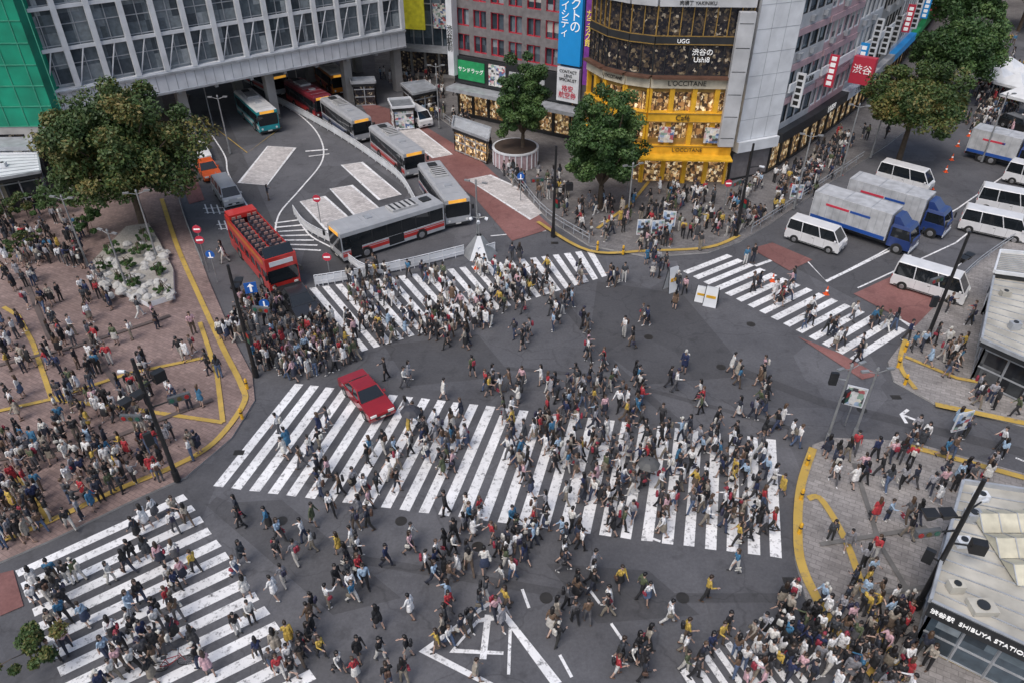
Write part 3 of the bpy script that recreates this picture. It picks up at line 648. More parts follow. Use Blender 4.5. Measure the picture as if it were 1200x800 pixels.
def bus(f, r, L, W, Ht, body, roof, stripe, name='bus', stripe2=None):
    b = MB(); h = L/2; w = W/2
    b.box(-h, h, -w, w, .32, 1.2, body)
    b.box(-h+.03, h-.03, -w+.03, w-.03, 1.2, Ht-.55, M_glassv)
    b.box(-h, h, -w, w, Ht-.55, Ht-.2, body); b.frus((-h, h, -w, w, Ht-.2), (-h+.15, h-.15, -w+.18, w-.18, Ht), roof)
    n = int(L/1.35)
    for i in range(n+1):
        x = -h+.06+(L-.12)*i/n
        for s in (-1, 1): b.box(x-.05, x+.05, s*(w-.035)-.02, s*(w-.035)+.03, 1.2, Ht-.55, M_dark if 0 < i < n else body)
    for s in (-1, 1):
        b.box(-h+.05, h-.05, s*w-.006, s*w+.006, .62, .92, stripe)
        b.box(-h+.05, h-.05, s*w-.007, s*w+.007, .98, 1.06, stripe2 or stripe)
        b.box(h-1.75, h-.75, s*w-.01, s*w+.012, .42, Ht-.6, M_glassv); b.box(-.8, .6, s*w-.01, s*w+.012, .42, 1.2, M_glassv) if s > 0 else None
        b.cyl((h+.05, s*(w-.1), 2.2), (h+.35, s*(w+.12), 2.1), .025, .025, M_dark, 6); b.box(h+.25, h+.38, s*(w+.12)-.1, s*(w+.12)+.1, 1.75, 2.15, M_dark)
        b.cyl((h, s*(w-.35), .7), (h+.02, s*(w-.35), .7), .12, .12, M_lamp, 12); b.box(-h-.012, -h, s*(w-.22)-.1, s*(w-.22)+.1, .7, 1.15, M_tail)
    b.box(h-.01, h+.012, -w+.1, w-.1, 1.05, Ht-.55, M_glassv); b.box(h-.01, h+.03, -.8, .8, Ht-.5, Ht-.22, M_amber); b.box(h, h+.05, -w+.02, w-.02, .3, .5, M_dark)
    b.box(-h-.012, -h+.01, -w+.3, w-.3, 1.5, Ht-.6, M_glassv); b.box(h, h+.055, -.25, .25, .38, .5, M_plate)
    b.box(-h*.55, -h*.05, -w*.55, w*.55, Ht, Ht+.2, mat('roof_unit', (.45, .45, .45), .5)); b.box(h*.3, h*.42, -.35, .35, Ht, Ht+.07, M_steel); b.box(-h*.85, -h*.68, -.4, .4, Ht, Ht+.12, M_dark)
    for k in range(5): b.box(-h*.53+k*h*.1, -h*.49+k*h*.1, -w*.5, w*.5, Ht+.2, Ht+.215, M_dark)
    for k in range(7): b.box(-h+.4+k*(L-.8)/6.5, -h+.43+k*(L-.8)/6.5, -w*.8, w*.8, Ht, Ht+.02, M_steel)
    wheels(b, (h-2.1, -h+2.3), W, .46, .3)
    return place(b, name, f, r, L, W)
bw = paint('bus_silver', (.42, .43, .45)); bwh = paint('bus_white', (.62, .62, .62)); br = paint('bus_red', (.50, .035, .03)); bn = paint('bus_navy', (.03, .05, .12)); bt = paint('bus_teal', (.02, .30, .34)); bg = paint('bus_roof_grey', (.36, .37, .39), .5); bm_ = paint('maroon', (.16, .02, .03))
bus((402, 302), (508, 268), 9.6, 2.35, 2.9, bw, bg, br)
bus((534, 262), (508, 226), 8.6, 2.3, 2.85, bw, bg, bn, stripe2=br)
bus((484, 206), (450, 178), 8.8, 2.3, 2.85, bw, bg, br)
bus((424, 166), (392, 143), 8.8, 2.3, 2.85, bw, bg, bn)
bus((376, 137), (352, 122), 8.4, 2.3, 2.85, bm_, bm_, br)
bus((318, 158), (290, 132), 8.6, 2.3, 2.85, bt, bwh, bwh)
bus((328, 112), (300, 98), 8.6, 2.3, 2.85, bw, bg, br)
bus((398, 110), (383, 98), 7, 2.3, 2.85, paint('orange', (.60, .20, .02)), bwh, br)
def open_bus():
    b = MB(); L, W = 9.2, 2.4; h = L/2; w = W/2
    b.box(-h, h, -w, w, .32, 1.15, br); b.box(-h+.03, h-.03, -w+.03, w-.03, 1.15, 1.95, M_glassv); b.box(-h, h, -w, w, 1.95, 2.35, br)
    for i in range(8):
        x = -h+.1+(L-.2)*i/7
        for s in (-1, 1): b.box(x-.09, x+.09, s*(w-.02)-.03, s*(w-.02)+.02, 1.15, 1.95, br)
    for s in (-1, 1): b.box(-h, h, s*w-.05 if s > 0 else s*w, s*w if s > 0 else s*w+.05, 2.35, 3.1, br); b.box(-h+.5, h-.5, s*(w+.004)-.004, s*(w+.004)+.004, 2.45, 2.8, paint('orange', (0, 0, 0)))
    b.box(-h, -h+.05, -w+.05, w-.05, 2.35, 3.1, br); b.box(h-.4, h, -w+.05, w-.05, 2.35, 3.1, br)
    b.frus((h-.35, h-.1, -w+.1, w-.1, 3.1), (h-.6, h-.5, -w+.15, w-.15, 3.75), M_glassv)
    b.box(h-.01, h+.02, -w+.1, w-.1, 1.0, 2.1, M_glassv); b.box(h, h+.03, -.9, .9, 2.42, 2.8, M_white)
    seat = mat('seat_cover', (.06, .06, .08), .6); sh = mat('seat_head', (.30, .18, .16), .6)
    for i in range(9):
        x = -h+1.6+i*.78
        for y in (-.85, -.4, .4, .85): b.box(x-.2, x+.2, y-.19, y+.19, 2.36, 2.72, seat); b.box(x-.24, x-.17, y-.19, y+.19, 2.72, 3.1, seat); b.box(x-.25, x-.16, y-.15, y+.15, 3.1, 3.3, sh)
    b.box(-h+.05, -h+1.2, -w+.06, w-.06, 3.0, 3.4, br)
    for s in (-1, 1):
        b.box(h, h+.03, s*.85-.15, s*.85+.15, .6, .8, M_lamp)
        b.cyl((h+.0, s*w, 2.1), (h+.3, s*(w+.15), 2.0), .03, .03, M_dark, 6); b.box(h+.22, h+.34, s*(w+.15)-.1, s*(w+.15)+.1, 1.6, 2.0, M_dark)
    b.box(h, h+.05, -w, w, .3, .5, M_dark); wheels(b, (h-1.9, -h+2.2), W, .47, .3)
    return place(b, 'open_top_tour_bus', (333, 338), (292, 290), L, W)
open_bus()
def car(f, r, pm, L=4.5, W=1.72, Ht=1.45, kind='sedan', name='car', top=None):
    b = MB(); h = L/2; w = W/2
    if kind == 'sedan': belt = .92; hx = h-1.25; rx = -h+.85; t0 = h-1.95; t1 = -h+1.45
    elif kind == 'hatch': belt = .95; hx = h-1.0; rx = -h+.1; t0 = h-1.7; t1 = -h+.5
    else: belt = 1.12; hx = h-.22; rx = -h+.03; t0 = h-.85; t1 = -h+.14
    nose = .78 if kind == 'sedan' else (.85 if kind == 'hatch' else 1.0)
    b.profile([(h-.05, .28), (h, .5), (h-.06, nose-.08), (h-.22 if kind != 'van' else h-.1, nose), (hx, belt), (rx, belt), (-h+.06, belt-.04), (-h, .6), (-h+.05, .28)], w, pm)
    b.frus((rx+.02, hx, -w+.05, w-.05, belt), (t1, t0, -w+.2, w-.2, Ht-.05), M_glassv)
    b.frus((t1-.03, t0+.04, -w+.17, w-.17, Ht-.06), (t1+.08, t0-.1, -w+.24, w-.24, Ht), top or pm)
    for s in (-1, 1):
        for (xb, xt) in ((hx, t0), (rx+.02, t1)): b.cyl((xb, s*(w-.055), belt), (xt, s*(w-.2), Ht-.05), .045, .045, pm, 6)
        for q in ((.52,) if kind != 'van' else (.3, .66)):
            xb = rx+(hx-rx)*q; xt = t1+(t0-t1)*q; b.cyl((xb, s*(w-.045), belt), (xt, s*(w-.195), Ht-.05), .04, .04, pm, 6)
        b.box(h-.16, h-.02, s*(w-.28)-.2, s*(w-.28)+.2, nose-.2, nose-.06, M_lamp); b.box(-h-.005, -h+.08, s*(w-.2)-.16, s*(w-.2)+.16, belt-.3 if kind != 'van' else .9, belt-.1, M_tail)
        b.box(hx-.35, hx-.18, s*(w+.03)-.08, s*(w+.03)+.08, belt+.02, belt+.16, pm)
        for xd in (-.9, .15, 1.0): b.box(xd, xd+.012, s*w-.004, s*w+.004, .42, belt-.03, M_dark)
        b.box(-.05, .12, s*w-.012, s*w+.012, belt-.2, belt-.16, M_dark)
        b.box(-h+.3, h-.3, s*w-.004, s*w+.005, .3, .38, M_dark)
    if kind == 'sedan':   # bonnet and boot shut lines
        b.box(hx-.02, hx+.03, -w+.12, w-.12, belt-.01, belt+.012, M_dark); b.box(rx-.03, rx+.02, -w+.12, w-.12, belt-.01, belt+.012, M_dark)
    b.box(h-.06, h+.012, -.5, .5, .42, .56, M_dark); b.box(h, h+.02, -.17, .17, .42, .52, M_plate); b.box(-h-.02, -h+.02, -.17, .17, .55, .66, M_plate)
    wheels(b, (h-.85, -h+.9), W, .31, .2)
    return place(b, name, f, r, L, W, .07)
pw = paint('car_white', (.68, .68, .69)); pr = paint('car_red', (.27, .012, .018), .18); po = paint('taxi_orange', (.66, .10, .015)); pk = paint('car_black', (.02, .02, .022)); ps = paint('car_silver', (.4, .41, .43))
car((444, 487), (417, 455), pr, 4.5, 1.72, 1.42, name='sedan_car')
car((238, 189), (231, 177), pw, 4.6, 1.75, 1.5, name='sedan_car'); car((250, 212), (240, 198), po, 4.6, 1.75, 1.5, name='taxi')
car((273, 241), (263, 227), ps, 4.6, 1.75, 1.85, 'van', 'minivan'); car((360, 372), (344, 350), pk, 4.7, 1.8, 1.5, name='sedan_car')
car((974, 293), (934, 280), pw, 4.7, 1.75, 2.0, 'van', 'van'); car((1078, 224), (1038, 213), pw, 5.0, 1.8, 2.1, 'van', 'van')
car((1118, 352), (1056, 333), pw, 5.2, 1.85, 2.15, 'van', 'van'); car((1190, 281), (1132, 268), pw, 5.2, 1.85, 2.1, 'van', 'van'); car((1215, 256), (1146, 242), pw, 5.4, 1.9, 2.2, 'van', 'van')
car((1225, 222), (1192, 214), pw, 5, 1.9, 2.1, 'van', 'van'); car((1206, 158), (1180, 148), pk, 4.6, 1.75, 1.5, 'hatch', 'car'); car((498, 150), (482, 140), pw, 4.4, 1.7, 1.9, 'van', 'minivan')
def truck(f, r, L, cabm, name='box_truck'):
    b = MB(); W = 2.25; h = L/2; w = W/2; al = mat('cargo_box_aluminium', (.50, .51, .53), .45, .1)
    b.box(-h, h-.3, -w+.3, w-.3, .45, .75, M_dark); b.box(-h, h-2.0, -w, w, .8, 3.2, al)
    for i in range(int((L-2)/.6)):
        for s in (-1, 1): b.box(-h+.1+i*.6, -h+.14+i*.6, s*w-.012, s*w+.012, .85, 3.15, M_steel)
    for s in (-1, 1):
        b.box(-h+.1, h-2.1, s*w-.016, s*w+.016, .82, 1.15, paint('truck_blue', (.02, .08, .33))); b.box(-h+1.2, -h+3.2, s*w-.018, s*w+.018, 2.25, 2.45, M_redsign); b.box(-h+3.3, h-3.6, s*w-.018, s*w+.018, 2.25, 2.45, paint('truck_blue', (0, 0, 0)))
    for s in (0, .4, .8): b.box(-h+.3+s*(L-3), -h+.36+s*(L-3), -w+.05, w-.05, 3.2, 3.225, M_steel)
    b.profile([(h-1.85, .5), (h, .5), (h+.0, 1.3), (h-.12, 1.35), (h-1.85, 1.35)], w-.06, cabm)
    b.frus((h-1.85, h-.1, -w+.1, w-.1, 1.35), (h-1.8, h-.4, -w+.2, w-.2, 2.15), M_glassv); b.frus((h-1.87, h-.32, -w+.15, w-.15, 2.15), (h-1.8, h-.55, -w+.22, w-.22, 2.4), cabm)
    b.frus((h-1.8, h-.9, -w+.3, w-.3, 2.4), (h-1.9, h-1.5, -w+.35, w-.35, 3.0), cabm)
    for s in (-1, 1):
        b.cyl((h-.1, s*(w-.1), 1.35), (h-.38, s*(w-.18), 2.15), .05, .05, cabm, 6); b.cyl((h-1.8, s*(w-.1), 1.35), (h-1.8, s*(w-.18), 2.15), .08, .08, cabm, 6)
        b.box(h, h+.02, s*(w-.35)-.18, s*(w-.35)+.18, .65, .85, M_lamp); b.box(h-.05, h+.08, s*(w+.12)-.08, s*(w+.12)+.08, 1.4, 1.9, M_dark); b.box(-h-.02, -h, s*(w-.2)-.14, s*(w-.2)+.14, .55, .7, M_tail)
    b.box(h, h+.06, -w+.06, w-.06, .35, .58, M_white)
    wheels(b, (h-.95, -h+1.6), W-.1, .42, .3); wheels(b, (-h+2.6,), W-.1, .42, .3)
    return place(b, name, f, r, L, W)
tb = paint('cab_blue', (.02, .045, .17))
truck((1056, 293), (962, 262), 8.6, tb); truck((1096, 275), (1000, 246), 8.6, tb); truck((1196, 198), (1148, 186), 6.6, tb)
# ---------------------------------------------------------------- street furniture
BLK = mat('pole_black', (.028, .028, .03), .4, .3); M_sigh = mat('signal_housing', (.10, .105, .11), .5)
def lamp_pole(base, h, z0=KH, arms=(), name='street_lamp', m=None, ang=0., head=True, r=.13):
    m = m or BLK; b = MB(); p = P(*base, z0)
    if head: r = .08
    b.cyl((0, 0, 0), (0, 0, .7), r*1.5, r*1.4, m, 12); b.cyl((0, 0, .7), (0, 0, h), r, r*.7, m, 12)
    if head:
        b.cyl((0, 0, h), (0, 0, h+.15), .1, .05, m, 12)
        for s in (-1, 1): b.cyl((0, 0, h-.25), (s*.7, 0, h-.05), .03, .025, m, 8); b.box(s*.75-.22, s*.75+.22, -.09, .09, h-.08, h+.02, m); b.box(s*.75-.18, s*.75+.18, -.07, .07, h-.1, h-.08, M_lamp)
    for (z, l, a, kind) in arms:
        dx, dy = math.cos(a), math.sin(a); e = (dx*l, dy*l, z+.1)
        b.cyl((0, 0, z), e, .05, .035, m, 8)
        Mx = Matrix.Translation(e) @ Matrix.Rotation(a, 4, 'Z')
        if kind == 'sig':
            b.box(-.55, .55, -.09, .09, -.18, .18, M_sigh, Mx)
            for i, c in enumerate([(.02, .10, .07), (.09, .07, .02), (.30, .02, .02)]):
                for sd in (-1, 1): b.cyl((-.36+.36*i, sd*.09, 0), (-.36+.36*i, sd*.13, 0), .12, .12, mat('signal_lens%d' % i, c, .3, var=0), 12, Mx)
        elif kind == 'ped':
            b.box(-.2, .2, -.1, .1, -.45, .35, M_dark, Mx); b.box(-.15, .15, -.12, -.1, -.03, .3, mat('signal_lens2', (.3, .02, .02)), Mx); b.box(-.15, .15, -.12, -.1, -.4, -.07, mat('signal_lens0', (.02, .1, .07)), Mx)
        elif kind == 'box': b.box(-.3, .3, -.2, .2, -.3, .3, m, Mx)
        elif kind == 'spk':
            for q in (-.35, .35): b.frus((-.1, .1, -.1, .1, -.1), (-.3, .3, -.25, .25, .3), m, Mx @ Matrix.Translation((q, 0, 0)))
        elif kind == 'cam': b.cyl((0, 0, 0), (.4, 0, -.08), .08, .1, M_white, 10, Mx)
    return b.obj(name, origin=p, angle=ang)
lamp_pole((208, 562), 8.3, arms=((6.6, .9, .4, 'box'), (5.2, 1.4, 0, 'sig'), (3.4, .6, 3.4, 'ped'), (4.4, 1.2, 2.6, 'sig'), (7.3, .7, 2.4, 'cam'), (6.0, .7, 3.6, 'spk')), ang=.5, head=False, name='traffic_light')
lamp_pole((1074, 712), 8.4, arms=((5.4, 1.4, 3.0, 'sig'), (3.3, .5, 2.2, 'ped'), (4.6, 1.0, -.6, 'box'), (6.6, .8, .2, 'cam'), (6.2, 1.2, 2.9, 'spk')), ang=.3, head=False, name='traffic_light')
lamp_pole((1085, 400), 8.4, arms=((5.2, 1.5, 3.2, 'sig'), (3.2, .5, 2.8, 'ped'), (6.0, 1., .2, 'spk')), ang=.4, head=False, name='traffic_light')
lamp_pole((300, 440), 8.2, arms=((5.2, 1.5, .2, 'sig'), (3.2, .5, -.4, 'ped'), (6.2, .7, 2, 'spk')), ang=-.4, name='traffic_light', head=False)
lamp_pole((648, 277), 8.0, arms=((5.2, 1.5, 3.4, 'sig'), (3.2, .5, -1, 'ped'), (4.4, 1.2, .1, 'box')), name='traffic_light', head=False)
lamp_pole((862, 277), 8.2, arms=((5.2, 1.5, -2.2, 'sig'), (3.2, .5, -1, 'ped'), (6.2, .8, .2, 'cam')), ang=-.2, name='traffic_light', head=False)
grey = mat('pole_grey', (.30, .31, .32), .4, .3)
lamp_pole((968, 518), 5.6, m=grey, arms=((4.6, .7, 2.6, 'ped'), (3.2, .5, .2, 'ped')), ang=.4)
for q, h in [((103, 312), 6), ((185, 305), 6), ((150, 340), 5), ((250, 150), 7), ((930, 245), 7), ((985, 205), 7), ((1000, 512), 5), ((515, 150), 7), ((352, 118), 6), ((735, 262), 5.5), ((1020, 185), 7), ((270, 180), 6), ((560, 292), 6), ((1150, 190), 7)]:
    lamp_pole(q, h, m=grey, ang=random.uniform(-.5, .5))
def sign(q, kind, h=2.6, ang=0., z0=KH, name='traffic_sign'):
    b = MB(); p = P(*q, z0); b.cyl((0, 0, 0), (0, 0, h+.35), .04, .04, grey, 8)
    if kind == 'blue': b.cyl((0, -.05, h), (0, -.08, h), .34, .34, mat('sign_blue', (.02, .12, .45), .4, var=0), 24); b.box(-.05, .05, -.1, -.081, h-.2, h+.2, M_txtw); b.box(-.2, .2, -.1, -.082, h-.27, h-.2, M_txtw)
    if kind == 'red': b.cyl((0, -.05, h), (0, -.08, h), .34, .34, M_redsign, 24); b.box(-.24, .24, -.1, -.081, h-.06, h+.06, M_txtw)
    if kind == 'board': b.box(-.55, .55, -.1, -.04, h-1.0, h+.4, M_white); b.box(-.47, .47, -.115, -.1, h-.9, h+.3, POSTER)
    if kind == 'square': b.box(-.4, .4, -.09, -.04, h-.4, h+.4, mat('sign_blue', (.02, .12, .45))); b.box(-.07, .07, -.105, -.09, h-.3, h+.15, M_txtw); b.add([(-.22, -.1, h+.1), (.22, -.1, h+.1), (0, -.1, h+.34)], [(0, 1, 2)], M_txtw)
    return b.obj(name, origin=p, angle=ang)
sign((318, 392), 'blue', 2.6, .2, 0); sign((306, 388), 'square', 3.6, .3, 0); sign((244, 318), 'red', 2.8, .2); sign((240, 302), 'red', 2.6, .1); sign((255, 330), 'blue', 2.4, 0)
sign((990, 498), 'board', 2.6, -.4, name='information_board')
for q in [(752, 282), (768, 283), (782, 272), (930, 240), (1118, 512)]: sign(q, 'board', 1.6, random.uniform(-.3, .3), name='poster_board')
sign((376, 262), 'red', 2.4, 0, 0); sign((388, 330), 'red', 2.2, 0, 0); sign((735, 225), 'blue', 2.6); sign((848, 246), 'red', 2.6); sign((610, 235), 'blue', 2.4)
def aframe(q, m, h=1.6, w=.6, ang=0, z0=0):
    b = MB(); p = P(*q, z0)
    for s in (-1, 1):
        b.add([(-w, s*.35, 0), (w, s*.35, 0), (w*.9, s*.03, h), (-w*.9, s*.03, h), (-w, s*.38, 0), (w, s*.38, 0), (w*.9, s*.06, h), (-w*.9, s*.06, h)], [(0, 1, 2, 3), (7, 6, 5, 4), (0, 4, 5, 1), (3, 2, 6, 7), (1, 5, 6, 2), (0, 3, 7, 4)], m)
        for x in (-w, w): b.cyl((x, s*.36, 0), (x*.9, s*.04, h+.05), .03, .03, M_dark, 6)
        b.box(-w*.7, w*.7, s*.25-.01, s*.25+.01, h*.45, h*.6, M_yel)
    return b.obj('folding_sign', origin=p, angle=ang)
aframe((786, 340), M_white, 2.0, .5, .5); aframe((832, 357), M_white, 1.5, .5, -.4); aframe((822, 352), M_white, 1.2, .5, -.4); aframe((1004, 770), M_white, 1, .4, .4, KH)
b = MB()
for k in range(6):
    a0 = k*math.pi/3; a1 = (k+1)*math.pi/3
    b.add([(1.5*math.cos(a0), 1.5*math.sin(a0), 0), (1.5*math.cos(a1), 1.5*math.sin(a1), 0), (.25*math.cos(a1), .25*math.sin(a1), 1.7), (.25*math.cos(a0), .25*math.sin(a0), 1.7)], [(0, 1, 2, 3)], [M_white, grey][k % 2])
b.cyl((0, 0, 0), (0, 0, 3.6), .07, .05, grey, 8)
for k in range(4): a = k*math.pi/2; b.cyl((0, 0, 3.2), (math.cos(a)*.5, math.sin(a)*.5, 3.3), .03, .03, grey, 6); b.cyl((math.cos(a)*.5, math.sin(a)*.5, 3.2), (math.cos(a)*.7, math.sin(a)*.7, 3.1), .12, .16, M_white, 10)
b.obj('traffic_control_stand', origin=P(562, 297))
def railing(l, h=.95, m=None, z0=0., panel=True, sm=True, name='guard_rail'):
    pts = pxs(l); pts = smooth_pts(pts, 5) if sm else pts; b = MB(); m = m or M_white
    for i in range(len(pts)-1):
        a, c = pts[i], pts[i+1]; L = (c-a).length; n = max(1, int(L/1.5))
        for z in (.45, h): b.cyl((a.x, a.y, z0+z), (c.x, c.y, z0+z), .035, .035, m, 6)
        for k in range(n): q = a.lerp(c, k/n); b.cyl((q.x, q.y, z0), (q.x, q.y, z0+h), .04, .04, m, 6)
        if panel: W = Wall(a, c); b.box(0, W.L, -.012, .012, z0+.18, z0+h-.1, m, W.M)
    return b.obj(name)
railing([(318, 118), (360, 140), (400, 163), (440, 190), (470, 214), (488, 244)])
railing([(345, 252), (360, 271), (392, 288)]); railing([(370, 336), (402, 331), (470, 318), (544, 300)], 1.0, M_white); railing([(580, 296), (560, 303)])
railing([(390, 292), (430, 322), (470, 316)], .9, M_white)
railing([(215, 150), (245, 200), (275, 232)], .8, grey, 0, False)
railing([(203, 205), (216, 255), (240, 318)], .8, grey, KH, False); railing([(520, 142), (575, 186), (615, 230)], .8, M_steel, KH, False)
railing([(690, 286), (640, 255), (612, 222)], .8, M_steel, KH, False); railing([(880, 274), (950, 228), (1010, 188)], .8, M_steel, KH, False)
railing([(1100, 358), (1145, 313), (1205, 272)], .8, M_steel, KH, False)
def bollards(l, z0=KH):
    for q in l:
        b = MB(); b.cyl((0, 0, 0), (0, 0, .75), .1, .09, M_yel, 10); b.cyl((0, 0, .75), (0, 0, .82), .09, .04, M_yel, 10); b.cyl((0, 0, .45), (0, 0, .55), .104, .102, M_dark, 10); b.obj('bollard', origin=P(*q, z0))
bollards([(1060, 412), (1052, 430), (1060, 450), (945, 545), (938, 585), (936, 625), (290, 455), (284, 490), (700, 293), (730, 298)])
def cone(q, z0=0.):
    b = MB(); o = mat('cone_orange', (.75, .10, .02), .5, var=0); b.box(-.19, .19, -.19, .19, 0, .04, o); b.cyl((0, 0, .04), (0, 0, .7), .14, .03, o, 12); b.cyl((0, 0, .3), (0, 0, .42), .101, .08, M_txtw, 12); b.obj('traffic_cone', origin=P(*q, z0))
for q in [(985, 205), (1040, 240), (1092, 222), (1115, 188), (1108, 202), (1122, 172), (905, 330), (968, 345), (558, 315), (500, 322), (360, 345), (1135, 160)]: cone(q)
# ---------------------------------------------------------------- people
def pick_mat(name, cols, mul, rough=.8):
    m = bpy.data.materials.new(name); m.use_nodes = True; nt = m.node_tree; L = nt.links
    b = nt.nodes['Principled BSDF']; b.inputs['Roughness'].default_value = rough
    oi = nd(nt, 'ShaderNodeObjectInfo'); mu = nd(nt, 'ShaderNodeMath', operation='MULTIPLY'); mu.inputs[1].default_value = mul
    fr = nd(nt, 'ShaderNodeMath', operation='FRACT'); L.new(oi.outputs['Random'], mu.inputs[0]); L.new(mu.outputs[0], fr.inputs[0])
    n = len(cols); rp = ramp(nt, [(i/n, c) for i, c in enumerate(cols)], 'CONSTANT'); L.new(fr.outputs[0], rp.inputs[0])
    tc = nd(nt, 'ShaderNodeTexCoord'); nn = nd(nt, 'ShaderNodeTexNoise'); nn.inputs['Scale'].default_value = 7; L.new(tc.outputs['Object'], nn.inputs['Vector'])
    mr = nd(nt, 'ShaderNodeMapRange'); mr.inputs[1].default_value = .3; mr.inputs[2].default_value = .7; mr.inputs[3].default_value = .7; mr.inputs[4].default_value = 1.15; L.new(nn.outputs['Fac'], mr.inputs[0])
    mx = nd(nt, 'ShaderNodeVectorMath', operation='SCALE'); L.new(rp.outputs[0], mx.inputs[0]); L.new(mr.outputs[0], mx.inputs['Scale'])
    L.new(mx.outputs[0], b.inputs['Base Color']); return m
K = (.018, .018, .021); WH = (.78, .78, .79)
TOPS = [K, WH, (.03, .035, .05), (.36, .32, .27), K, (.64, .63, .61), (.10, .10, .11), (.02, .03, .085), WH, (.14, .09, .06), K, (.34, .46, .60), (.20, .20, .22), (.42, .04, .05), (.025, .03, .05), (.72, .70, .66), (.09, .11, .06), (.05, .055, .065), (.60, .38, .42), K, (.76, .75, .74), (.05, .17, .30), (.30, .30, .33), K, WH, (.55, .38, .08), (.05, .05, .055)]
BOTS = [K, (.03, .035, .055), (.045, .06, .11), K, (.24, .21, .17), (.03, .03, .035), (.50, .48, .45), (.10, .10, .11), K, (.09, .13, .22), (.62, .61, .59), (.03, .03, .03), (.12, .09, .07), (.05, .05, .055)]
BAGS = [K, (.09, .05, .035), (.5, .48, .44), (.03, .03, .06), (.26, .03, .05), (.16, .14, .11), (.55, .54, .5), K]
HM = {'top': pick_mat('garment_top', TOPS[:27], 1.0), 'bottom': pick_mat('garment_bottom', BOTS, 7.31), 'bag': pick_mat('bag_fabric', BAGS, 13.7, .6), 'shoe': pick_mat('shoe', [K, (.6, .6, .6), K, (.1, .06, .04), (.03, .03, .03)], 5.1, .5),
      'hair': pick_mat('hair', [(.010, .009, .010), (.016, .013, .012), (.010, .009, .010), (.035, .022, .015), (.012, .010, .010), (.09, .055, .035)], 3.77, .5), 'skin': pick_mat('skin', [(.46, .31, .25), (.40, .27, .215), (.52, .36, .29)], 2.3, .5)}
TAGS = list(HM)
def capsule(p0, p1, r0, r1, n=10):
    p0 = Vector(p0); p1 = Vector(p1); d = p1-p0
    if d.length < 1e-4: d = Vector((0, 0, 1e-3)); p1 = p0+d
    dn = d.normalized(); a = dn.orthogonal().normalized(); b = dn.cross(a); vs = []; rings = []
    for k in (-75, -45, -15): rings.append((p0+dn*r0*math.sin(math.radians(k)), r0*math.cos(math.radians(k))))
    for k in (15, 45, 75): rings.append((p1+dn*r1*math.sin(math.radians(k)), r1*math.cos(math.radians(k))))
    for c, r in rings:
        for i in range(n): t = 2*math.pi*i/n; vs.append(c+(a*math.cos(t)+b*math.sin(t))*r)
    fs = [(q*n+i, q*n+(i+1) % n, (q+1)*n+(i+1) % n, (q+1)*n+i) for q in range(5) for i in range(n)]
    fs += [tuple(range(n))[::-1], tuple(range(5*n, 6*n))]
    return vs, fs
def dirv(fwd, out, s):
    f = math.radians(fwd); o = math.radians(out)
    return Vector((s*math.sin(o), math.sin(f)*math.cos(o), -math.cos(f)*math.cos(o)))
